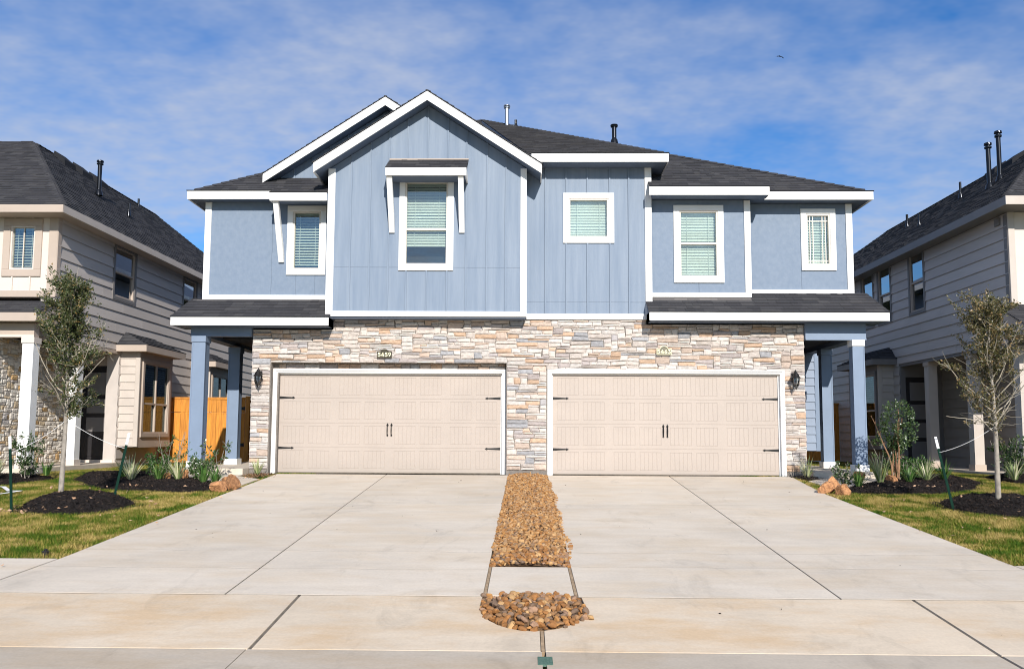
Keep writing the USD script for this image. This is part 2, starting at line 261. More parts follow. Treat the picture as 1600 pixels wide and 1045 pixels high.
used = {}
ORI = {}
def _path(parent, name):
    k = (parent, name); c = used.get(k, 0); used[k] = c + 1
    return parent + '/' + name + ('' if c == 0 else '_%03d' % c)
def meta(prim, label=None, cat=None, group=None, kind=None):
    for k, v in (('label', label), ('category', cat), ('group', group), ('kind', kind)):
        if v: prim.SetCustomDataByKey(k, v)
def thing(name, loc, label=None, cat=None, group=None, kind=None):
    p = _path('/World', name); x = UsdGeom.Xform.Define(stage, p); x.AddTranslateOp().Set(Gf.Vec3d(*map(float, loc)))
    ORI[p] = np.array(loc, float); meta(x.GetPrim(), label, cat, group, kind); return p
def part(parent, name, mesh, mat, label=None, kind=None, smooth=False):
    p = _path(parent, name)
    rnd = None
    if isinstance(mesh, MB): rnd = np.concatenate(mesh.r) if kind == 'stuff' else None; mesh = mesh.out()
    if isinstance(mesh, tuple) and len(mesh) == 3: rnd = mesh[2]; mesh = mesh[:2]
    v, f = (mesh if isinstance(mesh, tuple) else (mesh.vertices, mesh.faces))
    o = ORI[parent]; ORI[p] = o
    setrnd(usdkit.mesh(stage, p, (np.asarray(v) - o, np.asarray(f)), mat, smooth=smooth), rnd)
    meta(stage.GetPrimAtPath(p), label, None, None, kind); return p
def setrnd(m, rnd):
    from pxr import Vt
    if rnd is not None: UsdGeom.PrimvarsAPI(m).CreatePrimvar('rnd', Sdf.ValueTypeNames.FloatArray, 'vertex').Set(Vt.FloatArray.FromNumpy(np.asarray(rnd, np.float32)))
def single(name, mesh, mat, label=None, cat=None, group=None, kind=None, smooth=False, loc=(0, 0, 0)):
    p = _path('/World', name)
    rnd = None
    if isinstance(mesh, MB): mesh = mesh.out()
    if isinstance(mesh, tuple) and len(mesh) == 3: rnd = mesh[2]; mesh = mesh[:2]
    v, f = (mesh if isinstance(mesh, tuple) else (mesh.vertices, mesh.faces))
    m = usdkit.mesh(stage, p, (np.asarray(v) - np.array(loc), np.asarray(f)), mat, smooth=smooth)
    setrnd(m, rnd)
    if any(loc): m.AddTranslateOp().Set(Gf.Vec3d(*map(float, loc)))
    ORI[p] = np.array(loc, float); meta(m.GetPrim(), label, cat, group, kind); return p

class Frame:
    """A wall plane: u along it, v up it, w out of it."""
    def __init__(s, O, U, Vv, N):
        s.O, s.U, s.V, s.N = (np.asarray(a, float) for a in (O, U, Vv, N)); s.flip = np.dot(np.cross(s.U, s.V), s.N) < 0
    def put(s, uvw): uvw = np.asarray(uvw, float); return s.O + uvw[:, :1] * s.U + uvw[:, 1:2] * s.V + uvw[:, 2:3] * s.N
    def faces(s, f): f = np.asarray(f); return f[:, ::-1] if s.flip else f
def front(y): return Frame((0, y, 0), (1, 0, 0), (0, 0, 1), (0, -1, 0))
def face_east(x): return Frame((x, 0, 0), (0, 1, 0), (0, 0, 1), (1, 0, 0))
def face_west(x): return Frame((x, 0, 0), (0, 1, 0), (0, 0, 1), (-1, 0, 0))

def geoms(p): return [g for g in getattr(p, 'geoms', [p]) if g.geom_type == 'Polygon' and g.area > 1e-5]
def ext(mb, poly, w0, w1, fr):
    for g in geoms(poly):
        m = trimesh.creation.extrude_polygon(g, w1 - w0, engine='earcut')
        v = np.array(m.vertices); v[:, 2] += w0
        mb.add(fr.put(v), fr.faces(m.faces))
    return mb
def fbox(mb, u0, u1, v0, v1, w0, w1, fr):
    b = MB().box(u0, u1, v0, v1, w0, w1).out(); mb.add(fr.put(b[0]), fr.faces(b[1])); return mb
def bevbox(mb, u0, u1, v0, v1, w0, w1, fr, e=0.006):
    """A board with its outer edges eased."""
    v = []
    for (i, w) in ((0, w0), (0, w1 - e), (e, w1)):
        v += [(u0 + i, v0 + i, w), (u1 - i, v0 + i, w), (u1 - i, v1 - i, w), (u0 + i, v1 - i, w)]
    f = [(0, 3, 2, 1), (8, 9, 10, 11)]
    for r in (0, 4):
        for j in range(4): f.append((r + j, r + (j + 1) % 4, r + 4 + (j + 1) % 4, r + 4 + j))
    f = np.array(f); f = np.vstack([f[:, [0, 1, 2]], f[:, [0, 2, 3]]])
    mb.add(fr.put(v), fr.faces(f)); return mb

# ------------------------------------------------------------------ builders of wall pieces
def ledge_stones(parent, fr, inside, u0, u1, v0, v1, mats, weights, unit=(0.052, 0.046), keep=300, seed=1, hmax=(1, 2, 3), hp=(0.40, 0.46, 0.14), lens=(3, 9), depth=0.03, jit=0.010, relief=0.010):
    """Fills the part of the rectangle that inside(u, v) allows with uneven ledge stones; the largest are prims, the rest one mesh."""
    r = np.random.default_rng(seed)
    nu, nv = int(round((u1 - u0) / unit[0])), int(round((v1 - v0) / unit[1]))
    du, dv = (u1 - u0) / nu, (v1 - v0) / nv
    occ = np.ones((nu, nv), bool)
    for i in range(nu):
        for j in range(nv): occ[i, j] = not inside(u0 + (i + .5) * du, v0 + (j + .5) * dv)
    def solid(i, j): return not (0 <= i < nu and 0 <= j < nv)
    blocked = occ.copy()
    stones = []
    for j in range(nv):
        for i in range(nu):
            if occ[i, j]: continue
            h = int(r.choice(hmax, p=hp)); L = int(r.integers(lens[0], lens[1] + 1))
            if h == 1: L = int(L * 1.15)
            if h >= 3: L = max(3, int(L * .75))
            while h > 1 and (j + h > nv or occ[i:i + 2, j:j + h].any()): h -= 1
            k = 0
            while i + k < nu and k < L and not occ[i + k, j:j + h].any(): k += 1
            rest = 0
            while i + k + rest < nu and rest < 3 and not occ[i + k + rest, j:j + h].any(): rest += 1
            if rest < 3: k += rest if rest <= 2 and (i + k + rest >= nu or occ[i + k + rest:i + k + rest + 1, j:j + h].any()) else 0
            occ[i:i + k, j:j + h] = True
            stones.append((i, i + k, j, j + h))
    def edge(i, j):
        a = [blocked[a, b] if 0 <= a < nu and 0 <= b < nv else True for a in (i - 1, i) for b in (j - 1, j)]
        return any(a)
    def corner(i, j):
        p = np.array([u0 + i * du, v0 + j * dv])
        if edge(i, j): return p
        h = np.array([math.sin(i * 12.9898 + j * 78.233 + seed) * 43758.5453, math.sin(i * 39.346 + j * 11.135 + seed) * 24634.6345]); h -= np.floor(h)
        return p + (h - .5) * 2 * np.array([jit * 2.0, jit])
    made = []
    g = 0.0035
    for (a, b, c, d) in stones:
        q = [corner(a, c), corner(b, c), corner(b, d), corner(a, d)]
        cen = np.mean(q, 0); ww, hh = q[1][0] - q[0][0], q[3][1] - q[0][1]
        q = [p + np.sign(cen - p) * np.minimum(g * r.uniform(.7, 1.5, 2), np.abs(cen - p) * .3) for p in q]
        nx = max(3, min(6, int(ww / .07) + 2)); ny = 3
        proud = depth * r.uniform(.5, 1.45); tilt = r.uniform(-.005, .005, 2)
        vs = []
        for y in range(ny + 1):
            for x in range(nx + 1):
                s, t = x / nx, y / ny
                s2 = (0, .035 / max(ww, .08), *np.linspace(.2, .8, max(nx - 3, 0)), 1 - .035 / max(ww, .08), 1)[x] if nx >= 3 else s
                s2 = min(max(s2, 0), 1); t2 = (0, .2, .8, 1)[y]
                p = (1 - s2) * (1 - t2) * q[0] + s2 * (1 - t2) * q[1] + s2 * t2 * q[2] + (1 - s2) * t2 * q[3]
                rim = (x in (0, nx)) or (y in (0, ny))
                w = proud + tilt[0] * (s2 - .5) * 2 + tilt[1] * (t2 - .5) * 2 + r.uniform(-1, 1) * relief * .45 - (0.010 + r.uniform(0, .006) if rim else 0)
                vs.append((p[0], p[1], w))
        n0 = len(vs)
        fs = [(y * (nx + 1) + x, y * (nx + 1) + x + 1, (y + 1) * (nx + 1) + x + 1, (y + 1) * (nx + 1) + x) for y in range(ny) for x in range(nx)]
        ring = list(range(nx + 1)) + [y * (nx + 1) + nx for y in range(1, ny + 1)] + [ny * (nx + 1) + x for x in range(nx - 1, -1, -1)] + [y * (nx + 1) for y in range(ny - 1, 0, -1)]
        vs += [(vs[i][0], vs[i][1], -0.012) for i in ring]
        m = len(ring)
        fs += [(ring[i], n0 + i, n0 + (i + 1) % m, ring[(i + 1) % m]) for i in range(m)]
        made.append((ww * hh, np.array(vs), np.array(fs)))
    made.sort(key=lambda x: -x[0])
    rest = MB()
    for n, (ar, vs, fs) in enumerate(made):
        fs = np.vstack([fs[:, [0, 1, 2]], fs[:, [0, 2, 3]]])
        if n < keep:
            part(parent, 'stone', (fr.put(vs), fr.faces(fs)), mats[int(r.choice(len(mats), p=weights))])
        else: rest.add(fr.put(vs), fr.faces(fs))
    return rest

def window(parent, fr, u0, u1, v0, v1, tw=0.11, rail=None, blind_to=None, muntin=None, mt=None, ms=None, glassm=None, split=None, deep=0.38, sill=False, name='window', tilt=0.55, blindless_low=False, label=None):
    """Trim board frame (the part) with sash frame, panes, blind slats and the dim room behind as sub-parts."""
    mt, ms, glassm = mt or m_white, ms or m_vinyl, glassm or m_glass
    w = _path  # noqa
    mb = MB()
    bevbox(mb, u0, u0 + tw, v0 + tw, v1 - tw, 0.0, 0.032, fr); bevbox(mb, u1 - tw, u1, v0 + tw, v1 - tw, 0.0, 0.032, fr)
    bevbox(mb, u0, u1, v0, v0 + tw, 0.0, 0.034, fr); bevbox(mb, u0, u1, v1 - tw, v1, 0.0, 0.034, fr)
    t = part(parent, name, mb, mt, label)
    a0, a1, b0, b1 = u0 + tw, u1 - tw, v0 + tw, v1 - tw
    s = 0.035
    fm = MB()
    for (x0, x1, y0, y1) in ((a0, a0 + s, b0, b1), (a1 - s, a1, b0, b1), (a0 + s, a1 - s, b0, b0 + s), (a0 + s, a1 - s, b1 - s, b1)):
        bevbox(fm, x0, x1, y0, y1, -0.075, 0.014, fr, .004)
    cells_v = [(b0 + s, b1 - s)]
    if rail:
        bevbox(fm, a0 + s, a1 - s, rail - .022, rail + .022, -0.06, 0.008, fr, .004)
        cells_v = [(b0 + s, rail - .022), (rail + .022, b1 - s)]
    cells_u = [(a0 + s, a1 - s)]
    if split:
        bevbox(fm, split - .025, split + .025, b0 + s, b1 - s, -0.06, 0.011, fr, .004)
        cells_u = [(a0 + s, split - .025), (split + .025, a1 - s)]
    part(t, 'frame', fm, ms)
    for iu, (x0, x1) in enumerate(cells_u):
        for iv, (y0, y1) in enumerate(cells_v):
            wz = -0.022 if (rail and iv == 1) else -0.038
            part(t, 'pane', fbox(MB(), x0 - .004, x1 + .004, y0 - .004, y1 + .004, wz - .006, wz, fr), glassm)
    if muntin:
        for (k, q) in muntin:
            if k == 'u': part(t, 'muntin', fbox(MB(), q - .008, q + .008, b0 + s, b1 - s, -0.034, -0.020, fr), ms)
            else: part(t, 'muntin', fbox(MB(), a0 + s, a1 - s, q - .008, q + .008, -0.035, -0.021, fr), ms)
    if blind_to is not None:
        z = b1 - s - .03; c, sn = math.cos(tilt), -math.sin(tilt)
        part(t, 'blind_head', fbox(MB(), a0 + .02, a1 - .02, b1 - s - .02, b1 - .005, -0.14, -0.085, fr), m_blind)
        while z > blind_to:
            hw, th = 0.029, 0.0018
            pts = []
            for du in (a0 + s * .6, a1 - s * .6):
                for (p, q) in ((-hw, -th), (hw, -th), (hw, th), (-hw, th)):
                    pts.append((du, z + p * sn + q * c, -0.112 + p * c - q * sn))
            part(t, 'slat', (fr.put(pts), fr.faces(np.array([(0, 1, 2), (0, 2, 3), (4, 6, 5), (4, 7, 6), (0, 4, 5), (0, 5, 1), (1, 5, 6), (1, 6, 2), (2, 6, 7), (2, 7, 3), (3, 7, 4), (3, 4, 0)]))), m_blind)
            z -= 0.060
        for q in (0.22, 0.78):
            part(t, 'blind_cord', fbox(MB(), a0 + (a1 - a0) * q - .004, a0 + (a1 - a0) * q + .004, z + .05, b1 - s, -0.083, -0.080, fr), m_blind)
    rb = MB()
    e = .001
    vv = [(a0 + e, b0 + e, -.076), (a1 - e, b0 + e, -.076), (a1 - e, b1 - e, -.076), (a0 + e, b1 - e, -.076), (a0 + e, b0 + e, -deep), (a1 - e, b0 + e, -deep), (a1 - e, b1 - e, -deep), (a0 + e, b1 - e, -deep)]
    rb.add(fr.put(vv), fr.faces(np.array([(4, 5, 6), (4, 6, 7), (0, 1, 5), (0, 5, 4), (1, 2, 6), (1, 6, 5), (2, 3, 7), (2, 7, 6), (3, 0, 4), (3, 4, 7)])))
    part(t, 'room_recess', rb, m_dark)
    return t
def hole(u0, u1, v0, v1, tw=0.11): return sbox(u0 + tw - .001, v0 + tw - .001, u1 - tw + .001, v1 - tw + .001)

def board_wall(parent, fr, poly, holes, trims, battens, seams, mat, back, thick=0.3, bw=0.030, ulist=(), name='wall', label=None):
    """Backing wall with sheet panels split at battens and seams, and battens over the splits, as sub-parts."""
    solid = poly.difference(unary_union(holes)) if holes else poly
    t = part(parent, name, ext(MB(), solid, -thick, -0.013, fr), back, label)
    x0, y0, x1, y1 = poly.bounds
    us = [x0 - 1] + sorted(list(battens) + list(ulist)) + [x1 + 1]; vs = [y0 - 1] + sorted(seams) + [y1 + 1]
    for i in range(len(us) - 1):
        for j in range(len(vs) - 1):
            cell = sbox(us[i] + .0025, vs[j] + .002, us[i + 1] - .0025, vs[j + 1] - .002).intersection(solid)
            for g in geoms(cell):
                if g.area > 0.004: part(t, 'panel', ext(MB(), g, -0.012, 0.0, fr), mat)
    cut = poly.difference(unary_union([sbox(*q) for q in trims])) if trims else poly
    for b in battens:
        for g in geoms(sbox(b - bw / 2, y0 - 1, b + bw / 2, y1 + 1).intersection(cut)):
            a0, c0, a1, c1 = g.bounds
            if abs(g.area - (a1 - a0) * (c1 - c0)) < 1e-4: part(t, 'batten', bevbox(MB(), a0, a1, c0, c1, 0.0, 0.026, fr, .002), mat)
            else: part(t, 'batten', ext(MB(), g, 0.0, 0.022, fr), mat)
    return t

def lap_wall(parent, fr, u0, u1, v0, v1, holes, mat, back, exposure=0.25, thick=0.3, name='wall', label=None, outline=None):
    """Overlapping horizontal planks, each one a sub-part, over a backing."""
    poly = outline if outline is not None else sbox(u0, v0, u1, v1)
    solid = poly.difference(unary_union(holes)) if holes else poly
    t = part(parent, name, ext(MB(), solid, -thick, -0.006, fr), back, label)
    n = int(math.ceil((v1 - v0) / exposure))
    for k in range(n):
        a, b = v0 + k * exposure, min(v0 + (k + 1) * exposure, v1)
        row = sbox(u0, a, u1, b).intersection(solid)
        for g in geoms(row):
            if g.area < .003: continue
            pieces = [g]
            if g.bounds[2] - g.bounds[0] > 4.5:
                c = g.bounds[0] + 1.6 + (k * 1.37) % 2.4
                pieces = geoms(g.intersection(sbox(u0 - 1, a - 1, c - .002, b + 1))) + geoms(g.intersection(sbox(c + .002, a - 1, u1 + 1, b + 1)))
            for h in pieces:
                m = trimesh.creation.extrude_polygon(h, 0.010, engine='earcut')
                v = np.array(m.vertices)
                v[:, 2] += 0.022 * (1 - (v[:, 1] - a) / exposure) - 0.005
                part(t, 'plank', (fr.put(v), fr.faces(m.faces)), mat)
    return t

def shingles(parent, polys, seed=3, course=0.145, name='shingles', mat=None, label=None):
    """Courses of lapped tabs over each planar roof polygon, joined in one mesh."""
    r = np.random.default_rng(seed); mb = MB()
    for P in polys:
        P = np.asarray(P, float); N = np.cross(P[1] - P[0], P[2] - P[0]); N /= np.linalg.norm(N)
        if N[2] < 0: N = -N
        U = np.cross(V(0, 0, 1), N); U /= np.linalg.norm(U); W = np.cross(N, U)
        if W[2] < 0: U, W = -U, -W
        O = P[np.argmin(P[:, 2])]
        q = np.stack([(P - O) @ U, (P - O) @ W], 1)
        pg = Polygon(q).buffer(0); pp = prep(pg)
        u0, v0, u1, v1 = pg.bounds
        vv = v0; row = 0
        while vv < v1:
            top = min(vv + course + .02, v1 + .02)
            u = u0 - r.uniform(0, .3)
            while u < u1:
                wd = r.uniform(.11, .36); rect = sbox(u + .001, vv, u + wd - .001, top); u += wd
                if not pp.intersects(rect): continue
                if pp.contains(rect): c = np.array([(rect.bounds[0], vv), (rect.bounds[2], vv), (rect.bounds[2], top), (rect.bounds[0], top)])
                else:
                    gg = geoms(pg.intersection(rect))
                    if not gg: continue
                    c = np.array(gg[0].exterior.coords)[:-1]
                    if not gg[0].exterior.is_ccw: c = c[::-1]
                lift = r.choice([0.0, 0.006])
                w = 0.004 + (0.013 + lift) * (1 - (c[:, 1] - vv) / (course + .02))
                n = len(c)
                v = np.vstack([np.c_[c, w], np.c_[c, np.full(n, -.004)]])
                p3 = O + v[:, :1] * U + v[:, 1:2] * W + v[:, 2:] * N
                f = [(0, i, i + 1) for i in range(1, n - 1)] + [t for i in range(n) for t in ((i, n + i, n + (i + 1) % n), (i, n + (i + 1) % n, (i + 1) % n))]
                f = np.array(f)
                if np.dot(np.cross(U, W), N) < 0: f = f[:, ::-1]
                mb.add(p3, f)
            vv += course; row += 1
    return part(parent, name, mb, mat or m_shingle, label, 'stuff')

def vent_pipe(parent, x, y, z0, h, r=0.07, mat=None, cap=True):
    r = r * (.72 if cap else .9)
    mat = mat or m_pipe
    mb = MB()
    prof = [(r * 1.9, -.05), (r * 1.5, .06), (r * 1.05, .10), (r, .12), (r, h * .86)]
    if cap: prof += [(r * 1.0, h * .86), (r * 1.55, h * .87), (r * 1.6, h * .90), (r * 1.05, h * .91), (r * 1.05, h * .935), (r * 1.7, h * .945), (r * 1.6, h * .985), (r * .9, h), (0.001, h)]
    else: prof += [(r, h), (r * .8, h), (r * .8, h - .05), (0.001, h - .05)]
    m = trimesh.creation.revolve(np.array(prof), sections=18); m.apply_translation((x, y, z0))
    part(parent, 'vent_pipe', m, mat, smooth=35)

exec_order = []

# ------------------------------------------------------------------ the land, street and concrete
def gz(y): return 0.054 * y if y < 0 else 0.0          # finished grade by distance from the garage face
def sheet(xs, prof):
    v, f = [], []
    for (y, z) in prof:
        for x in xs: v.append((x, y, z))
    n = len(xs)
    for j in range(len(prof) - 1):
        for i in range(n - 1): f.append((j * n + i, j * n + i + 1, (j + 1) * n + i + 1, (j + 1) * n + i))
    return MB().add(v, f)
single('ground', sheet([-400, -60, -20, 0, 20, 60, 400], [(-400, -.62), (-30, -.62), (-20.5, -.60), (-20.4, -.80), (-11.9, -.80), (-11.3, -.76), (-10.0, -.60), (-8.6, -.53), (0, -.07), (30, -.05), (400, -.05)]), m_land, kind='structure')
single('street', sheet([-200, -20, -6, 0, 6, 20, 200], [(-20.3, -.72), (-16.0, -.66), (-12.02, -.715)]), m_street, kind='structure')
gut = thing('gutter', (0, -11.6, -.7), kind='structure')
for (a, b) in ((-60, -12), (-12, -6), (-6.0, -1.93), (-1.93, .12), (.14, 3.235), (3.255, 9), (9, 60)):
    mb = MB(); mb.add([(a + .004, -12.0, -.710), (b - .004, -12.0, -.710), (b - .004, -11.317, -.6718), (a + .004, -11.317, -.6718), (a + .004, -12.0, -.8), (b - .004, -12.0, -.8), (b - .004, -11.325, -.8), (a + .004, -11.325, -.8)],
                      [(0, 1, 2, 3), (0, 4, 5, 1), (1, 5, 6, 2), (2, 6, 7, 3), (3, 7, 4, 0)])
    part(gut, 'slab', mb, m_gutter)

def slab(parent, poly, zf, mat, thick=0.12, name='slab', e=0.0015):
    """A concrete slab: eased top edge on the sloping grade zf(y), vertical sides."""
    p = Polygon(poly); inner = p.buffer(-e, join_style=2)
    ci = np.array(inner.exterior.coords)[:-1]; co = np.array(p.exterior.coords)[:-1]
    if not inner.exterior.is_ccw: ci = ci[::-1]
    if not p.exterior.is_ccw: co = co[::-1]
    k = int(np.argmin(np.linalg.norm(co - ci[0], axis=1))); co = np.roll(co, -k, 0)
    if len(co) != len(ci): ci = co + (p.centroid.coords[0] - co) * .002
    tv, tf = trimesh.creation.triangulate_polygon(Polygon(ci), engine='earcut')
    n = len(ci); mb = MB()
    a = np.array([(x, y, zf(y)) for x, y in tv]); tf = np.array(tf)
    A = a[tf]; up = np.cross(A[:, 1] - A[:, 0], A[:, 2] - A[:, 0])[:, 2] < 0; tf[up] = tf[up][:, ::-1]
    mb.add(a, tf)
    r0 = [(x, y, zf(y)) for x, y in ci]; r1 = [(x, y, zf(y) - e) for x, y in co]; r2 = [(x, y, zf(y) - thick) for x, y in co]
    f = []
    for j in range(n):
        q = (j + 1) % n
        f += [(j, n + j, n + q, q), (n + j, 2 * n + j, 2 * n + q, n + q)]
    mb.add(r0 + r1 + r2, f)
    return part(parent, name, mb, mat)

drive_l = thing('driveway', (-2.7, -4, -.2), kind='structure')
drive_r = thing('driveway', (2.8, -4, -.2), kind='structure')
rowsL = [-.02, -4.30, -8.12, -9.0, -10.03]
rowsR = [-.02, -4.33, -8.12, -8.83, -10.03]
def xl(y): return -5.12 + (0.36 * min(1, max(0, -y / 8.5)) ** 1.2)
def xr(y): return 5.42 - 0.33 * min(1, max(0, -y / 2.7)) - .20 * min(1, max(0, (-y - 2.7) / 6))
def jl(y): return -2.86 + 0.31 * (-y / 10)
def jr(y): return 2.93 - 0.28 * (-y / 10)
def seq(fn, a, b, n=4): return [(fn(y), y) for y in np.linspace(a, b, n)]
gp = .0045
for k in range(4):
    a, b = rowsL[k] - gp, rowsL[k + 1] + gp
    slab(drive_l, seq(lambda y: xl(y), a, b) + seq(lambda y: jl(y) - .008, b, a, 2), gz, m_concrete)
    gx = -.36
    slab(drive_l, seq(lambda y: jl(y) + .008, a, b, 2) + [(gx, b), (gx, a)], gz, m_concrete)
    a, b = rowsR[k] - gp, rowsR[k + 1] + gp
    slab(drive_r, [(.45, a), (.45, b)] + seq(lambda y: jr(y) - .008, b, a, 2), gz, m_concrete)
    slab(drive_r, seq(lambda y: jr(y) + .008, a, b, 2) + seq(lambda y: xr(y), b, a), gz, m_concrete)
for (d, j) in ((drive_l, jl), (drive_r, jr)):
    mb = MB(); mb.add([(j(-.05) - .008, -.05, gz(-.05) - .006), (j(-.05) + .008, -.05, gz(-.05) - .006), (j(-10) + .008, -10, gz(-10) - .006), (j(-10) - .008, -10, gz(-10) - .006)], [(3, 2, 1, 0)])
    part(d, 'joint_filler', mb, m_filler)
for (d, rows, xa, xb) in ((drive_l, rowsL, lambda y: xl(y) + .01, lambda y: -.365), (drive_r, rowsR, lambda y: .455, lambda y: xr(y) - .01)):
    for y in rows[1:4]:
        part(d, 'joint_filler', MB().add([(xa(y), y - .006, gz(y) - .0005), (xb(y), y - .006, gz(y) - .0005), (xb(y), y + .006, gz(y) - .0005), (xa(y), y + .006, gz(y) - .0005)], [(0, 1, 2, 3)]), m_filler)
walk = thing('sidewalk', (0, -9.4, -.5), kind='structure')
for (a, b) in ((-16, -12.8), (-12.8, -10.2), (-10.2, -7.6), (-7.6, -4.78), (4.90, 7.6), (7.6, 10.2), (10.2, 12.8), (12.8, 16)):
    slab(walk, [(a + gp, -10.03), (b - gp, -10.03), (b - gp, -8.63), (a + gp, -8.63)], gz, m_concrete)
slab(walk, [(-.325, -10.0), (.415, -10.0), (.415, -8.86), (-.325, -8.86)], gz, m_concrete)
for x in (-.343, .433):
    part(walk, 'expansion_board', MB().hull([(x - .0125, -10.02, gz(-10.02) - .1), (x + .0125, -10.02, gz(-10.02) - .1), (x - .0125, -10.02, gz(-10.02) - .004), (x + .0125, -10.02, gz(-10.02) - .004),
        (x - .0125, -8.84, gz(-8.84) - .1), (x + .0125, -8.84, gz(-8.84) - .1), (x - .0125, -8.84, gz(-8.84) - .004), (x + .0125, -8.84, gz(-8.84) - .004)]), m_expansion)
def az(y): return gz(-10.03) - .10 * (-10.03 - y)
apron = thing('driveway_apron', (0, -10.7, -.6), kind='structure')
# the bay of gravel at the front of the middle strip is cut out of the apron
bite = Polygon([(-.36, -10.0), (.47, -10.0), (.47, -10.12)] + [(.06 + .43 * math.cos(t), -10.28 - .62 * math.sin(t)) for t in np.linspace(0, math.pi, 15)] + [(-.36, -10.12)]).convex_hull
def cutslab(poly):
    p = Polygon(poly).difference(bite)
    g = max(geoms(p), key=lambda q: q.area)
    slab(apron, np.array(g.simplify(.004).exterior.coords)[:-1], az, m_apron)
for (a, b) in ((-9.0, -5.6), (-5.6, -1.92), (-1.90, .112), (.138, 3.232), (3.252, 6.2), (6.2, 9)):
    cutslab([(a + .004, -11.31), (b - .004, -11.31), (b - .004, -10.045), (a + .004, -10.045)])
part(apron, 'expansion_board', MB().hull([(x, y, az(y) - d) for x in (.113, .137) for y in (-11.31, -10.88) for d in (.004, .1)]), m_expansion)
part(apron, 'joint_filler', MB().add([(-9, -10.047, gz(-10.03) - .0035), (9, -10.047, gz(-10.03) - .0035), (9, -10.028, gz(-10.03) - .0018), (-9, -10.028, gz(-10.03) - .0018)], [(0, 1, 2, 3)]), m_filler)
for x in (-1.91, 3.242):
    mb = MB(); mb.add([(x - .012, -11.31, az(-11.31) - .008), (x + .012, -11.31, az(-11.31) - .008), (x + .012, -10.05, az(-10.05) - .008), (x - .012, -10.05, az(-10.05) - .008)], [(0, 1, 2, 3)])
    part(apron, 'joint_filler', mb, m_filler)
part(gut, 'marker_tile', MB().hull([(x, y, -.678 - (-11.42 - y) * .055 + d) for x in (.085, .185) for y in (-11.59, -11.43) for d in (-.01, .004)]), m_marker, 'small green tile marker set in the gutter')

# entry walks
wl = thing('entry_walk', (-5.9, -1, 0), kind='structure')
slab(wl, [(-5.13, -2.45), (-5.13, -1.12), (-5.72, -.62), (-5.72, -.32), (-6.98, -.32), (-6.75, -.75), (-6.25, -1.25), (-5.7, -1.65)], lambda y: gz(y) + .012, m_concrete, .1)
wr = thing('entry_walk', (6.1, -.9, 0), kind='structure')
slab(wr, [(5.44, -1.9), (5.75, -2.0), (6.3, -1.35), (6.95, -.85), (7.0, -.32), (5.76, -.32), (5.76, -.6), (5.44, -.95)], lambda y: gz(y) + .012, m_concrete, .1)

# ------------------------------------------------------------------ the duplex
H = thing('duplex_house', (0, 0, 0), 'blue two storey duplex with white trim above stone clad double garages', 'house')
part(H, 'body', MB().box(-6.70, 6.72, .95, 12, 2.9, 5.7).box(-5.69, 5.72, .75, 12, -.1, 2.9), m_dark)
part(H, 'side_wall', MB().box(-6.76, -5.60, 3.5, 12.02, -.1, 2.9).box(5.63, 6.76, 3.3, 12.02, -.1, 2.9).box(-6.78, -6.72, .5, 12.04, 2.92, 5.75).box(6.74, 6.80, .6, 12.04, 2.92, 5.75), m_plank_blue)

# stone front
f0 = front(0.028)
GLo = (-5.32, -.41, 2.30); GRo = (.44, 5.335, 2.19)
def wall_inside(u, v):
    if GLo[0] < u < GLo[1] and v < GLo[2]: return False
    if GRo[0] < u < GRo[1] and v < GRo[2]: return False
    if u < -4.02: return v < 2.98
    if u < .02: return v < 3.20
    if u < 2.5: return v < 3.205
    return v < 3.10
wp = sbox(-5.71, .0, 5.74, 3.22).difference(unary_union([sbox(GLo[0], -1, GLo[1], GLo[2]), sbox(GRo[0], -1, GRo[1], GRo[2]), sbox(-6, 2.99, -4.02, 4), sbox(2.5, 3.12, 6, 4)]))
SW = part(H, 'stone_wall', ext(MB(), wp, -.24, 0.0, f0), m_mortar)
rest = ledge_stones(SW, f0, wall_inside, -5.72, 5.75, .10, 3.206, m_stones, stone_w, (.0480, .0430), 290, 11, hp=(.38, .50, .12))
# returns of the corner and the recessed band over the left garage
ret = MB()
for (x, fr) in ((-5.71, face_west(-5.70)), (5.74, face_east(5.73))):
    o = ledge_stones(SW, fr, lambda u, v: v < (2.98 if x < 0 else 3.1), .03, .33, .10, 3.1, m_stones, stone_w, (.1, .0456), 0, 5 if x < 0 else 6, lens=(2, 3))
    rest.add(*o.out())
part(SW, 'corner_backing', MB().box(-5.69, -5.2, .2, .55, .0, 2.98), m_mortar); part(SW, 'corner_backing', MB().box(5.4, 5.72, .2, .55, .0, 3.1), m_mortar)
fb = front(0.235)
o = ledge_stones(SW, fb, lambda u, v: True, -5.30, -.43, 2.185, 2.30, m_stones, stone_w, (.0478, .0575), 15, 8, hmax=(1, 2), hp=(.3, .7), lens=(4, 8))
rest.add(*o.out())
part(SW, 'lintel_backing', MB().box(-5.31, -.42, .24, .4, 2.18, 2.42), m_mortar)
m_stone_mix = island_mat('ledge_stone_mix', [(0, STONE_COLS[0][0]), (.3, STONE_COLS[1][0]), (.55, STONE_COLS[0][0]), (.66, STONE_COLS[2][0]), (.78, STONE_COLS[3][0]), (.86, STONE_COLS[4][0]), (.94, STONE_COLS[5][0]), (1, STONE_COLS[1][0])], .9, .010, 26, 14, .16)
part(SW, 'small_stones', rest, m_stone_mix, kind='stuff')
part(H, 'foundation', MB().box(-5.68, -5.33, .045, .5, -.15, .095).box(5.34, 5.71, .045, .5, -.15, .095).box(-.40, .43, .045, .5, -.15, .095), m_concrete_dark)

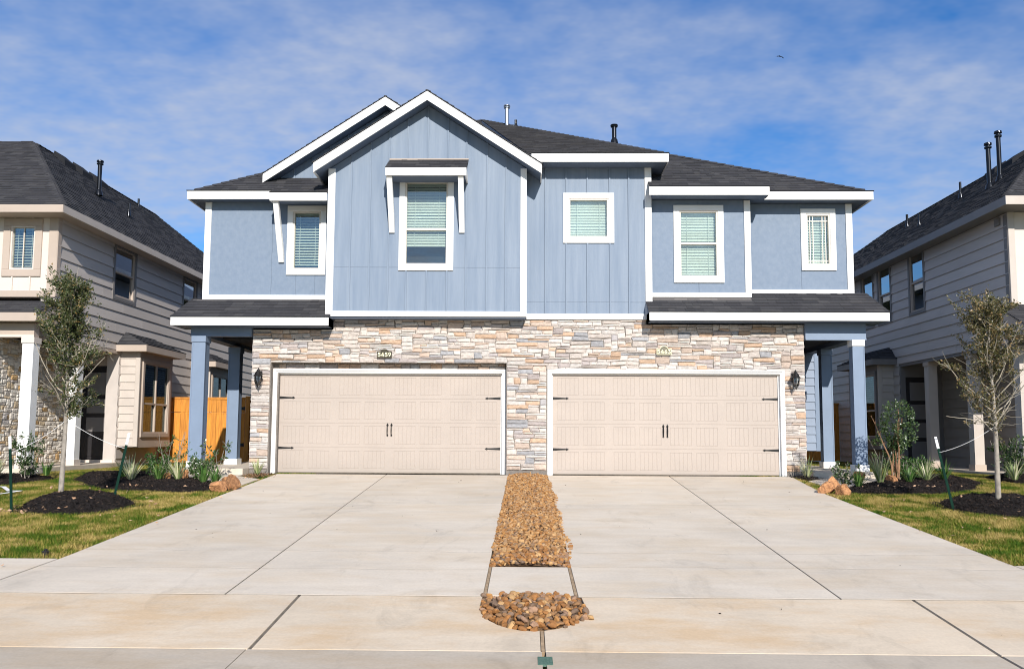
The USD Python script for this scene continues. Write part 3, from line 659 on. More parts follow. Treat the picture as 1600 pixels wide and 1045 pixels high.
def garage(x0, x1, top, ytrim, ydoor, tw):
    """Door frame and sectional door: sections, planked panels, strap hinges, pulls."""
    fr = front(ytrim)
    t = MB(); fbox(t, x0, x0 + tw, 0.0, top, -.10, 0, fr); fbox(t, x1 - tw, x1, 0.0, top, -.10, 0, fr); fbox(t, x0 + tw, x1 - tw, top - tw, top, -.10, 0, fr)
    bevbox(t, x0, x0 + tw * .55, 0, top - tw * .55, 0.0, .022, fr); bevbox(t, x1 - tw * .55, x1, 0, top - tw * .55, 0.0, .022, fr); bevbox(t, x0, x1, top - tw * .55, top, 0.0, .022, fr)
    dep = ydoor - ytrim
    fbox(t, x0 + tw * .5, x0 + tw + .03, 0.0, top - tw, -dep - .02, -.08, fr); fbox(t, x1 - tw - .03, x1 - tw * .5, 0.0, top - tw, -dep - .02, -.08, fr); fbox(t, x0 + tw + .03, x1 - tw - .03, top - tw - .03, top - tw * .5, -dep - .02, -.08, fr)
    part(H, 'garage_frame', t, m_white)
    fd = front(ydoor)
    a, b, z1 = x0 + tw + .022, x1 - tw - .022, top - tw - .02
    D = part(H, 'garage_door', fbox(MB(), a, b, 0.018, z1, -.06, -.0055, fd), m_door)
    part(D, 'bottom_seal', fbox(MB(), a, b, 0.0, .02, -.05, -.005, fd), m_filler)
    n = 4; hs = (z1 - .024) / n; W = (b - a) / 4
    for k in range(n):
        z = .024 + k * hs
        hol = []
        for q in range(4):
            for s in (0, 1):
                cx = a + W * q + (W * .275 if s == 0 else W * .735)
                hol.append((cx - W * .19, cx + W * .19))
        zl, zh = z + .075, z + hs - .065
        sec = sbox(a, z + .004, b, z + hs - .004).difference(unary_union([sbox(p, zl, q, zh) for p, q in hol]))
        part(D, 'door_section', ext(MB(), sec, -.007, 0.0, fd), m_door)
        for p, q in hol:
            mb = MB(); wd = (q - p - .010) / 5
            for i in range(5): bevbox(mb, p + .005 + i * wd + .0015, p + .005 + (i + 1) * wd - .0015, zl + .005, zh - .005, -.007, -.001, fd, .002)
            part(D, 'panel', mb, m_door)
    def strap(zz, sgn, xx):
        mb = MB(); pts = [(0, -.026), (.27, -.012), (.27, .012), (0, .026)]
        ext(mb, Polygon([(xx + sgn * p, zz + q) for p, q in pts]).buffer(0), .0, .008, fd)
        ext(mb, Polygon([(xx + sgn * p, zz + q) for p, q in ((.262, 0), (.29, -.026), (.335, 0), (.29, .026))]).buffer(0), .0, .011, fd)
        part(D, 'strap_hinge', mb, m_iron)
    for zz in (.024 + hs * .98, .024 + hs * 3.03): strap(zz, 1, a + .004); strap(zz, -1, b - .004)
    c = (a + b) / 2
    for x in (c - .042, c + .042):
        mb = MB(); zt, zb = .024 + hs * 1.98, .024 + hs * 1.48
        mb.tube([(x, ydoor - .001, zb + .02), (x, ydoor - .035, zb + .045), (x, ydoor - .038, (zt + zb) / 2), (x, ydoor - .035, zt - .05), (x, ydoor - .001, zt - .02)], [.009, .010, .013, .010, .009], 8)
        for zz, k in ((zb + .01, .8), (zt - .035, 1.0)):
            ext(mb, Polygon([(x - .026 * k, zz), (x, zz - .028 * k), (x + .026 * k, zz), (x, zz + .05 * k)]).buffer(0), 0, .012, fd)
        part(D, 'door_pull', mb, m_iron)
garage(-5.318, -.412, 2.185, .19, .30, .085)
garage(.445, 5.330, 2.185, .02, .13, .085)
part(H, 'reveal', MB().box(-5.325, -5.321, .05, .24, 0, 2.3), m_mortar)

# upper walls
S = 0.655
fg = front(-.30)
gp_ = Polygon([(-4.13, 3.23), (0.0, 3.23), (0.0, 6.33), (-2.05, 7.68), (-4.13, 6.315)])
tr_g = [(-4.14, 3, -3.985, 9), (-.125, 3, .01, 9), (-5, 3, 1, 3.335)]
W2 = (-2.64, -1.51, 4.18, 6.18)
board_wall(H, fg, gp_, [hole(*W2)], tr_g + [(W2[0], W2[2], W2[1], W2[3]), (-2.86, 5.95, -1.26, 6.5)], [-3.65, -3.25, -2.86, -2.48, -2.06, -1.64, -1.25, -.82, -.43], [4.25], m_blue_board, m_blue_board, .32)
part(H, 'corner_board', bevbox(MB(), -4.135, -3.985, 3.225, 6.33, 0, .03, fg), m_white); part(H, 'corner_board', bevbox(MB(), -.125, .005, 3.225, 6.33, 0, .03, fg), m_white)
part(H, 'band_board', bevbox(MB(), -3.985, -.125, 3.225, 3.335, 0, .032, fg), m_white)
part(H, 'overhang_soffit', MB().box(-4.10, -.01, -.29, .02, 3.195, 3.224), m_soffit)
window(H, fg, *W2, .12, rail=5.05, blind_to=4.70, tilt=1.1)

fm = front(0.0)
W3 = (.77, 1.84, 4.83, 5.90)
mp_ = Polygon([(0.005, 3.22), (2.62, 3.22), (2.62, 6.45), (0.005, 6.45)])
board_wall(H, fm, mp_, [hole(*W3)], [(2.48, 3, 2.7, 9), (-.1, 3, 3, 3.335), (W3[0], W3[2], W3[1], W3[3])], [.40, .83, 1.28, 1.75, 2.15], [3.58], m_blue_board, m_blue_board, .5, .03)
part(H, 'corner_board', bevbox(MB(), 2.485, 2.625, 3.215, 6.45, 0, .03, fm), m_white)
part(H, 'band_board', bevbox(MB(), .005, 2.485, 3.212, 3.335, 0, .032, fm), m_white)
window(H, fm, *W3, .115, blind_to=5.0, tilt=1.25)

fmr = front(0.10)
W4 = (3.10, 4.15, 4.01, 5.67)
board_wall(H, fmr, sbox(2.63, 3.70, 4.71, 5.78), [hole(*W4)], [], [], [], m_blue_smooth, m_blue_smooth, .45, ulist=[3.62])
part(H, 'corner_board', bevbox(MB(), 4.585, 4.715, 3.705, 5.775, 0, .03, fmr), m_white)
part(H, 'band_board', bevbox(MB(), 2.63, 4.585, 3.705, 3.80, 0, .032, fmr), m_white)
window(H, fmr, *W4, .12, rail=4.85, blind_to=4.2, tilt=1.2)

frr = front(0.38)
W5 = (5.86, 6.60, 4.33, 5.67)
board_wall(H, frr, sbox(4.715, 3.82, 6.95, 5.78), [hole(*W5)], [], [], [], m_blue_smooth, m_blue_smooth, .45, ulist=[5.86])
part(H, 'corner_board', bevbox(MB(), 6.82, 6.955, 3.825, 5.775, 0, .03, frr), m_white)
part(H, 'band_board', bevbox(MB(), 4.72, 6.82, 3.825, 3.92, 0, .032, frr), m_white)
ww = W5[1] - W5[0]
window(H, frr, *W5, .115, blind_to=4.5, tilt=1.1, muntin=[('u', W5[0] + .205), ('u', W5[0] + .27), ('u', W5[1] - .205), ('u', W5[1] - .27), ('v', 5.41), ('v', 4.54)])

fl = front(0.30)
W1 = (-5.14, -4.30, 4.20, 5.71)
board_wall(H, fl, sbox(-6.92, 3.66, -4.13, 5.79), [hole(*W1)], [], [], [], m_blue_smooth, m_blue_smooth, .45, ulist=[-5.46, -4.93, -4.52])
part(H, 'corner_board', bevbox(MB(), -6.925, -6.79, 3.665, 5.785, 0, .03, fl), m_white)
part(H, 'band_board', bevbox(MB(), -6.79, -4.13, 3.665, 3.765, 0, .032, fl), m_white)
window(H, fl, *W1, .12, blind_to=4.4, tilt=.7)

# roofs
P0, P1 = (-1.38, 6.5, 10.02), (-1.38, 13.0, 10.02)
R = part(H, 'roof', MB().hull([(-7.19, .016, 5.93), (7.24, .016, 5.93), (-7.19, 18, 5.93), (7.24, 18, 5.93), P0, P1, (-7.19, .016, 5.79), (7.24, .016, 5.79), (-7.19, 18, 5.79), (7.24, 18, 5.79)]), m_soffit)
shingles(R, [[(-7.21, .016, 5.935), (-4.13, .016, 5.935), (-4.13, 1.0, 6.555), (-6.325, 1.0, 6.555)], [(2.63, .016, 5.935), (7.26, .016, 5.935), (5.95, 1.0, 6.555), (2.63, 1.0, 6.555)], [(-6.325, 1.0, 6.555), (5.95, 1.0, 6.555), P0]], 21)
def fascia(parent, x0, x1, y, z0, z1, ends=True, yb=None, le=True, re=True):
    t = MB().box(x0, x1, y - .028, y, z0, z1)
    part(parent, 'fascia', t, m_white)
    if yb is not None:
        if le: part(parent, 'fascia', MB().box(x0, x0 + .028, y + .001, yb, z0, z1), m_white)
        if re: part(parent, 'fascia', MB().box(x1 - .028, x1, y + .001, yb, z0, z1), m_white)
def drip(parent, x0, x1, y, z): part(parent, 'drip_edge', MB().box(x0, x1, y - .045, y + .02, z, z + .014), m_vent)
fascia(R, 4.99, 7.265, .015, 5.765, 5.94, yb=18, le=False); drip(R, 4.98, 7.28, .015, 5.942)
fascia(R, -7.215, -5.34, .015, 5.775, 5.95, yb=18, re=False); drip(R, -7.23, -5.33, .015, 5.952)
# hip caps
def caps(parent, a, b, r=.11, step=.22):
    a, b = V(*a), V(*b); L = np.linalg.norm(b - a); d = (b - a) / L; mb = MB()
    side = np.cross(d, V(0, 0, 1)); side /= np.linalg.norm(side)
    t = .16
    while t < L - .1:
        p, q = a + d * t, a + d * min(t + step + .03, L)
        up = V(0, 0, 1)
        vs = [p + side * r - up * .045 + up * .02, p + up * .030, p - side * r - up * .045 + up * .02, q + side * r - up * .05, q + up * .012, q - side * r - up * .05]
        mb.add(vs, [(0, 1, 4), (0, 4, 3), (1, 2, 5), (1, 5, 4), (0, 2, 1)]); t += step
    part(parent, 'hip_caps', mb, m_shingle, kind='stuff')
caps(R, (7.26, .01, 5.94), P0); caps(R, (-7.21, .01, 5.94), P0)
# left front extension over the small window
RX = part(H, 'roof', MB().hull([(x, y, z) for x in (-5.33, -4.0) for (y, z) in ((-.30, 5.815), (-.30, 5.66), (-.045, 5.66), (-.045, 5.97))]), m_soffit)
shingles(RX, [[(-5.35, -.315, 5.822), (-4.0, -.315, 5.822), (-4.0, .25, 6.145), (-5.35, .25, 6.145)]], 22)
fascia(RX, -5.35, -4.16, -.30, 5.65, 5.825, yb=-.05, re=False); drip(RX, -5.36, -4.16, -.30, 5.826)
part(RX, 'brace', MB().hull([(x, y, z) for x in (-5.30, -5.19) for (y, z) in ((-.27, 5.65), (-.16, 5.65), (.296, 4.62), (.296, 4.47), (.25, 4.47))]), m_white)
# right front extension
RM = part(H, 'roof', MB().hull([(2.63, -.33, 5.93), (4.99, -.33, 5.93), (2.63, -.33, 5.765), (4.99, -.33, 5.765), (2.63, 2.03, 7.39), (2.63, 2.31, 7.39), (4.99, -.045, 5.93), (4.99, -.045, 5.765), (2.63, -.045, 5.765)]), m_soffit)
shingles(RM, [[(2.55, -.345, 5.938), (5.0, -.345, 5.938), (2.63, 2.03, 7.40), (2.55, 2.03, 7.40)]], 23)
caps(RM, (5.0, -.34, 5.94), (2.66, 2.0, 7.39), .09)
fascia(RM, 2.53, 5.0, -.33, 5.765, 5.94, yb=-.05, le=False); drip(RM, 2.55, 5.01, -.33, 5.942)
# middle roof
RB = part(H, 'roof', MB().hull([(.03, -.40, 6.61), (2.91, -.40, 6.61), (.03, -.40, 6.44), (2.91, -.40, 6.44), (2.91, .9, 6.44), (2.91, .9, 6.61), (.03, .9, 6.44), (-1.37, 6.5, 10.01), (-1.38, 6.5, 9.9)]), m_soffit)
shingles(RB, [[(.02, -.415, 6.615), (2.925, -.415, 6.615), (-1.36, 6.5, 10.03)]], 24)
caps(RB, (2.92, -.41, 6.62), (-1.36, 6.5, 10.03))
fascia(RB, .10, 2.925, -.40, 6.44, 6.62, yb=1.0, le=False); drip(RB, .10, 2.94, -.40, 6.622)
vent_pipe(RB, -.55, 5.0, 9.16, .70, .075, m_steel); vent_pipe(RB, -.30, 4.7, 9.1, .22, .04, m_pipe, False)
vent_pipe(RB, 2.08, 2.1, 7.75, .44, .075)

def gable_roof(xc, zc, xl_, xr_, s, y0, y1, th, sd, wall_y=None, thick=.16):
    """A gable roof with rake boards: two slabs meeting at the ridge."""
    zl, zr = zc - s * (xc - xl_), zc - s * (xr_ - xc)
    mb = MB()
    mb.hull([(xl_, y, zl - d) for y in (y0, y1) for d in (0, thick)] + [(xc, y, zc - d) for y in (y0, y1) for d in (0, thick)])
    mb.hull([(xr_, y, zr - d) for y in (y0, y1) for d in (0, thick)] + [(xc, y, zc - d) for y in (y0, y1) for d in (0, thick)])
    r = part(H, 'roof', mb, m_soffit)
    shingles(r, [[(xl_ - .02, y0 - .05, zl + .0), (xl_ - .02, y1, zl + .0), (xc, y1, zc + .012), (xc, y0 - .05, zc + .012)], [(xr_ + .02, y1, zr), (xr_ + .02, y0 - .05, zr), (xc, y0 - .05, zc + .012), (xc, y1, zc + .012)]], sd)
    for (xe, ze) in ((xl_, zl), (xr_, zr)):
        rb = MB(); sg = .003 if xe < xc else -.003
        ext(rb, Polygon([(xe, ze - .19), (xe, ze + .005), (xc - sg * .3, zc + .005), (xc - sg * .3, zc - .19)]), 0.001, .03, front(y0))
        part(r, 'rake_board', rb, m_white)
        part(r, 'fascia', MB().box(xe - .012, xe + .012, y0 + .002, y1, ze - .19, ze + .002), m_white)
        de = MB(); ext(de, Polygon([(xe, ze + .006), (xe, ze + .022), (xc, zc + .022), (xc, zc + .006)]), -.01, .045, front(y0)); part(r, 'drip_edge', de, m_vent)
    return r
gable_roof(-2.05, 7.85, -4.36, .30, S, -.65, 3.6, .16, 25)
fg2 = front(.93)
board_wall(H, fg2, Polygon([(-5.9, 6.3), (-.5, 6.3), (-.5, 6.40), (-3.13, 8.06), (-5.9, 6.30)]), [], [], [-5.6, -5.2, -4.8, -4.4, -4.0, -3.6, -3.2, -2.8], [], m_blue_board, m_blue_board, .2)
gable_roof(-3.13, 8.25, -5.80, -.46, .655, .60, 4.4, .16, 26)

# small shed roof over the tall window
AW = part(H, 'awning_roof', MB().hull([(x, y, z) for x in (-2.83, -1.24) for (y, z) in ((-.82, 6.175), (-.82, 6.03), (-.30, 6.03), (-.30, 6.50))]), m_soffit)
shingles(AW, [[(-2.86, -.845, 6.18), (-1.21, -.845, 6.18), (-1.21, -.30, 6.515), (-2.86, -.30, 6.515)]], 27)
fascia(AW, -2.85, -1.22, -.82, 6.02, 6.185, yb=-.31)
for x in (-2.86, -1.41):
    part(AW, 'brace', MB().hull([(xx, y, z) for xx in (x + .02, x + .13) for (y, z) in ((-.80, 6.02), (-.70, 6.02), (-.305, 5.12), (-.305, 4.97), (-.34, 4.97))]), m_white)
part(AW, 'flashing', MB().box(-2.86, -1.21, -.325, -.301, 6.50, 6.545), m_tan)

# porch roofs
def porch_roof(x0, x1, zf, xe0, xe1, y1, z1, sd):
    r = part(H, 'porch_roof', MB().hull([(x0, -.42, zf), (x1, -.42, zf), (x0, -.42, zf - .17), (x1, -.42, zf - .17), (x0, y1, zf - .17), (x1, y1, zf - .17), (xe0, y1, z1), (xe1, y1, z1)]), m_soffit)
    shingles(r, [[(x0 - .015, -.44, zf + .003), (x1 + .015, -.44, zf + .003), (xe1 + .01, y1, z1 + .012), (xe0 - .01, y1, z1 + .012)]], sd)
    fascia(r, x0, x1, -.42, zf - .17, zf, yb=y1); drip(r, x0 - .01, x1 + .01, -.42, zf + .001)
    return r
r1 = porch_roof(-7.27, -4.03, 3.19, -7.14, -4.03, .30, 3.665, 28)
r2 = porch_roof(2.50, 7.33, 3.315, 2.50, 7.20, .38, 3.83, 29)
part(r1, 'flashing', MB().box(-7.1, -4.14, .24, .298, 3.63, 3.658), m_greytrim)
part(r2, 'flashing', MB().hull([(x, y, z) for x in (2.65, 4.70) for (y, z) in ((.03, 3.60), (.098, 3.66), (.03, 3.63), (.098, 3.695))]).box(4.73, 7.18, .32, .378, 3.79, 3.815), m_greytrim)

# porches: slab, beams, ceiling, posts with caps and bases
for sx, (xa, xb), zb, zt in ((-1, (-7.0, -5.73), 2.84, 3.02), (1, (5.76, 7.0), 2.80, 3.14)):
    part(H, 'porch_slab', MB().box(xa, xb, -.32, 3.5, -.08, .115), m_concrete)
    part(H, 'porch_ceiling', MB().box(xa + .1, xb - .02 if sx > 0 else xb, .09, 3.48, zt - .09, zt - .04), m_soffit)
    part(H, 'beam', MB().box(xa if sx < 0 else xb - .0, xb if sx < 0 else xa, -.06, .08, zb, zt), m_blue_trim)
    xo = (xa + .04, xa + .28) if sx < 0 else (xb - .28, xb - .04)
    part(H, 'beam', MB().box(*xo, .082, 3.49, zb, zt - .06), m_soffit)
    part(H, 'beam_trim', MB().box(xa, xb, -.075, -.062, zb - .005, zb + .03), m_blue_trim)
for (x0, x1, y0, zt) in ((-6.93, -6.67, -.12, 2.84), (-6.84, -6.60, 1.78, 2.80), (6.70, 6.92, -.12, 2.80), (6.73, 6.95, 1.78, 2.80)):
    p = part(H, 'porch_post', MB().box(x0, x1, y0, y0 + (x1 - x0), .115, zt), m_blue_trim)
    w = x1 - x0
    for q in (x0, x1): part(p, 'edge_board', MB().box(q - .012, q + .012, y0 - .008, y0 + .03, .26, zt - .15), m_blue_trim)
    part(p, 'cap', MB().box(x0 - .02, x1 + .02, y0 - .02, y0 + w + .02, zt - .13, zt - .002), m_white if x0 > 0 and y0 < 0 else m_blue_trim)
    part(p, 'base', MB().box(x0 - .03, x1 + .03, y0 - .03, y0 + w + .03, .113, .25), m_white)
# box bay on the right flank
part(H, 'side_bay', MB().box(6.66, 7.07, 3.02, 5, .47, 2.92), m_blue_trim)
fbay = front(3.0)
lap_wall(H, fbay, 6.55, 6.97, .48, 2.92, [], m_plank_blue, m_plank_blue, .195, .02, name='bay_front')
part(H, 'corner_board', bevbox(MB(), 6.97, 7.08, .47, 2.92, -.02, .03, fbay), m_blue_trim)
part(H, 'soffit_lamp', MB().box(6.42, 6.52, 2.6, 2.7, 3.02, 3.045), m_white)

# ------------------------------------------------------------------ fixed to the house
def plaque(name, x, z, text, plate, label):
    t = thing(name, (x, -.03, z), label, 'sign')
    fr = Frame((x, -.035, z), (1, 0, 0), (0, 0, 1), (0, -1, 0))
    w, h = .152, .072
    shape = unary_union([sbox(-w, -h, w, h * .78), Polygon([(.085 * math.cos(a), h * .6 + .065 * math.sin(a)) for a in np.linspace(0, math.pi, 14)] + [(-.085, -.02), (.085, -.02)])]).buffer(.001)
    part(t, 'plate', ext(MB(), shape, .0, .016, fr), plate)
    rim = shape.difference(shape.buffer(-.009)); part(t, 'rim', ext(MB(), rim, .0165, .020, fr), m_gold if plate is m_grey_plate else m_bronze)
    mesh = meshkit.text_mesh(text, .082, .006, bold=True); v = np.array(mesh.vertices); c = (v.max(0) + v.min(0)) / 2
    v[:, 0] = (v[:, 0] - c[0]) * 1.0; v[:, 1] -= c[1] + .008; v[:, 2] += .0165
    part(t, 'digits', (fr.put(v), fr.faces(mesh.faces)), m_gold)
plaque('house_number_plaque', -2.94, 2.475, '5459', m_bronze, 'dark bronze house number plaque reading 5459 above the left garage')
plaque('house_number_plaque', 2.85, 2.555, '5463', m_grey_plate, 'weathered house number plaque reading 5463 above the right garage')

m_lampglass = glass('lantern_glass', (0.85, 0.88, 0.88))
def lantern(x, label):
    t = thing('wall_lantern', (x, -.03, 1.95), label, 'lamp')
    y = -.16
    def rev(prof, n=16): m = trimesh.creation.revolve(np.array(prof) * V(.82, .95), sections=n); m.apply_translation((x, y, 1.95)); return m
    part(t, 'back_plate', MB().box(x - .045, x + .045, -.05, -.02, 1.93, 2.12), m_iron)
    part(t, 'arm', MB().tube([(x, -.04, 2.05), (x, -.09, 2.14), (x, y + .01, 2.165), (x, y, 2.13)], .011, 7), m_iron)
    part(t, 'hood', rev([(.012, .20), (.03, .195), (.035, .17), (.065, .14), (.085, .09), (.115, .065), (.118, .055), (.0, .06)]), m_iron, smooth=40)
    mb = MB()
    for k in range(6):
        a = k * math.pi / 3
        mb.tube([(x + r * math.cos(a), y + r * math.sin(a), 1.95 + z) for r, z in ((.072, .055), (.075, .0), (.067, -.057), (.041, -.114), (.016, -.142))], .006, 5)
    part(t, 'cage', mb, m_iron)
    part(t, 'glass', rev([(.0, -.125), (.04, -.115), (.066, -.06), (.075, .0), (.072, .055)]), m_lampglass, smooth=60)
    part(t, 'finial', rev([(.0, -.20), (.012, -.19), (.016, -.175), (.008, -.165), (.026, -.15), (.026, -.14), (.0, -.138)]), m_iron, smooth=40)
lantern(-5.53, 'black wall lantern on the stone left of the 5459 garage')
lantern(5.51, 'black wall lantern on the stone right of the 5463 garage')

# ------------------------------------------------------------------ neighbouring houses
def bay_roof(parent, mirror, xw, xo, y0, y1, ze, zt, sd, mt):
    """Small hipped shed roof over a box bay on a side wall (xw wall, xo outer edge)."""
    ins = .42
    pts = [(xo, y0, ze), (xo, y1, ze), (xw, y0, ze), (xw, y1, ze), (xo, y0, ze - .15), (xo, y1, ze - .15), (xw, y0, ze - .15), (xw, y1, ze - .15), (xw, y0 + ins, zt), (xw, y1 - ins, zt)]
    r = part(parent, 'bay_roof', MB().hull(pts), m_tan if mt is m_tan else m_greytrim)
    e = .02 if xo > xw else -.02
    shingles(r, [[(xo + e, y0 - .02, ze + .004), (xo + e, y1 + .02, ze + .004), (xw, y1 - ins, zt + .01), (xw, y0 + ins, zt + .01)],
                 [(xw, y0 - .02, ze + .004), (xo + e, y0 - .02, ze + .004), (xw, y0 + ins, zt + .01)]], sd)
    part(r, 'fascia', MB().box(xw, xo + e, y0 - .025, y0, ze - .155, ze), mt)
    part(r, 'fascia', MB().box(xo, xo + e * 1.2, y0 + .001, y1, ze - .155, ze), mt)
    return r

LN = thing('neighbour_house', (-13, 6, 0), 'grey lap sided house with a cream gable front and stone porch at the left edge', 'house')
XL = -9.95
fL = face_east(XL)
part(LN, 'body', MB().box(-17, XL - .31, .32, 14, 2.83, 5.4).box(-17, -11.06, -.3, 3.2, -.1, 2.8).box(-17, XL - .31, 3.1, 14, -.1, 2.83), m_dark)
holesL = [hole(2.38, 3.56, 4.03, 5.41, .09), hole(6.42, 7.5, 4.03, 5.41, .09), sbox(3.0, 0.45, 4.78, 2.78), sbox(7.5, .45, 9.2, 2.78)]
outl = sbox(0.02, 2.83, 14, 5.36).union(sbox(2.92, -.05, 14, 2.83))
lap_wall(LN, fL, 0.02, 14, -.05, 5.36, holesL, m_plank_left, m_plank_left, .254, .3, outline=outl, label='grey lap siding of the side wall')
part(LN, 'beam', MB().box(XL - .3, XL + .012, .02, 3.0, 2.74, 2.826), m_tan)
part(LN, 'corner_board', bevbox(MB(), -.02, .12, 3.68, 5.36, 0, .026, fL), m_tan)
window(LN, fL, 2.38, 3.56, 4.03, 5.41, .09, rail=4.72, mt=m_greytrim, ms=m_tan, glassm=m_glass_dark)
window(LN, fL, 6.42, 7.5, 4.03, 5.41, .09, rail=4.72, mt=m_greytrim, ms=m_tan, glassm=m_glass_dark)
# front wall
fLf = front(0.0)
hw = hole(-11.10, -10.27, 4.10, 5.34, .13)
wallL = board_wall(LN, fLf, sbox(-15, 3.66, XL, 5.40), [hw], [(-11.10, 4.10, -10.27, 5.34)], [-11.25, -10.87, -10.49, -11.65, -12.05], [], m_cream, m_cream, .3, .03, name='front_wall')
part(LN, 'corner_board', bevbox(MB(), XL - .17, XL + .015, 3.66, 5.38, 0, .028, fLf), m_tan)
part(LN, 'band_board', bevbox(MB(), -15, XL - .17, 3.66, 3.80, 0, .03, fLf), m_tan)
window(LN, fLf, -11.10, -10.27, 4.10, 5.34, .15, rail=None, blind_to=4.32, mt=m_tan, ms=m_cream, muntin=[('u', -10.685)], tilt=.5)
# roof
RL = part(LN, 'roof', MB().hull([(-17, -.5, 5.50), (-9.59, -.5, 5.50), (-9.59, 14, 5.50), (-17, 14, 5.50), (-13.3, 4.4, 8.6), (-17, 4.4, 8.6), (-13.3, 12, 8.6), (-17, 12, 8.6), (-17, -.5, 5.36), (-9.59, -.5, 5.36), (-9.59, 14, 5.36), (-17, 14, 5.36)]), m_tan)
shingles(RL, [[(-17, -.52, 5.505), (-9.57, -.52, 5.505), (-13.3, 4.4, 8.615), (-17, 4.4, 8.615)], [(-9.57, -.52, 5.505), (-9.57, 14, 5.505), (-13.3, 12, 8.615), (-13.3, 4.4, 8.615)]], 41)
caps(RL, (-9.57, -.52, 5.51), (-13.3, 4.4, 8.615)); caps(RL, (-13.3, 4.4, 8.615), (-13.3, 11.9, 8.615))
part(RL, 'fascia', MB().box(-17, -9.565, -.53, -.502, 5.35, 5.51), m_tan)
part(RL, 'fascia', MB().box(-9.588, -9.562, -.501, 14, 5.35, 5.51), m_plank_cream)
for yv in (5.1, 6.05, 6.95):
    part(RL, 'roof_vent', MB().hull([(-13.16, yv, 8.46), (-12.80, yv, 8.16), (-13.16, yv + .6, 8.46), (-12.80, yv + .6, 8.16), (-13.13, yv + .02, 8.63), (-12.83, yv + .02, 8.38), (-13.13, yv + .58, 8.63), (-12.83, yv + .58, 8.38)]), m_vent)
vent_pipe(RL, -11.5, 4.5, 7.22, .92, .075); vent_pipe(RL, -11.2, 5.6, 6.95, .32, .035, m_pipe, False); vent_pipe(RL, -13.0, 9.9, 8.3, .34, .04, m_pipe, False)
# porch: stone wall, slab, posts, roof, door
fs = face_east(-11.03)
SL = part(LN, 'stone_wall', ext(MB(), sbox(-.4, .1, 3.1, 2.85), -.1, 0.0, fs), m_lmortar)
o = ledge_stones(SL, fs, lambda u, v: True, -.38, 3.0, .13, 2.80, m_lstones, lstone_w, (.046, .050), 290, 51, hp=(.42, .5, .08), lens=(2, 5), depth=.017, relief=.011)
m_lmix = island_mat('cut_stone_mix', [(0, LSTONE[0][0]), (.4, LSTONE[1][0]), (.7, LSTONE[2][0]), (.82, LSTONE[3][0]), (.9, LSTONE[4][0]), (1, LSTONE[0][0])], .9, .012, 22, 14, .16)
part(SL, 'small_stones', o, m_lmix, kind='stuff')
part(LN, 'porch_slab', MB().box(-11.03, -9.86, -.72, 3.1, -.1, .105), m_concrete)
part(LN, 'porch_ceiling', MB().box(-11.2, XL - .31, -.4, 3.1, 2.83, 2.9), m_tan)
for (y0, base) in ((-.64, 1), (1.08, 1)):
    p = part(LN, 'porch_post', MB().box(-10.18, XL - .005, y0, y0 + .22, .105, 2.72), m_white)
    part(p, 'cap', MB().box(-10.20, XL + .015, y0 - .02, y0 + .24, 2.62, 2.738), m_cream)
    part(p, 'base', MB().box(-10.20, XL + .015, y0 - .02, y0 + .24, .103, .23), m_cream)
part(LN, 'beam', MB().box(-15, -9.97, -.62, -.44, 2.741, 3.03), m_tan)
part(LN, 'beam_trim', MB().box(-15, -9.96, -.636, -.621, 2.742, 2.79), m_cream)
rp = part(LN, 'porch_roof', MB().hull([(x, y, z) for x in (-15, -9.78) for (y, z) in ((-.88, 3.20), (-.88, 3.05), (-.004, 3.05), (-.004, 3.56))]), m_tan)
shingles(rp, [[(-15, -.90, 3.206), (-9.76, -.90, 3.206), (-9.76, -.004, 3.57), (-15, -.004, 3.57)]], 42)
part(rp, 'fascia', MB().box(-15, -9.77, -.91, -.882, 3.035, 3.205), m_tan)
fd3 = front(3.0)
part(LN, 'entry_wall', ext(MB(), sbox(-11.03, 0, XL, 2.83).difference(sbox(-10.88, .17, -10.02, 2.46)), -.1, 0.0, fd3), m_tan)
d = part(LN, 'front_door', MB().box(-10.88, -10.02, 3.04, 3.08, .17, 2.46), m_darkdoor)
for (a, b) in ((.25, .75), (.85, 1.2), (1.3, 1.65), (1.75, 2.3)): part(d, 'panel', bevbox(MB(), -10.76, -10.14, a, b, .04 - .078, .0 - .03, fd3, .006), m_greytrim if a > .8 else m_darkdoor)
part(d, 'threshold', MB().box(-10.9, -10.0, 2.9, 3.1, .105, .17), m_cream)
lap_wall(LN, front(-.42), -15, -11.03, .1, 2.80, [], m_plank_cream, m_plank_cream, .254, .1, name='lower_front_wall')
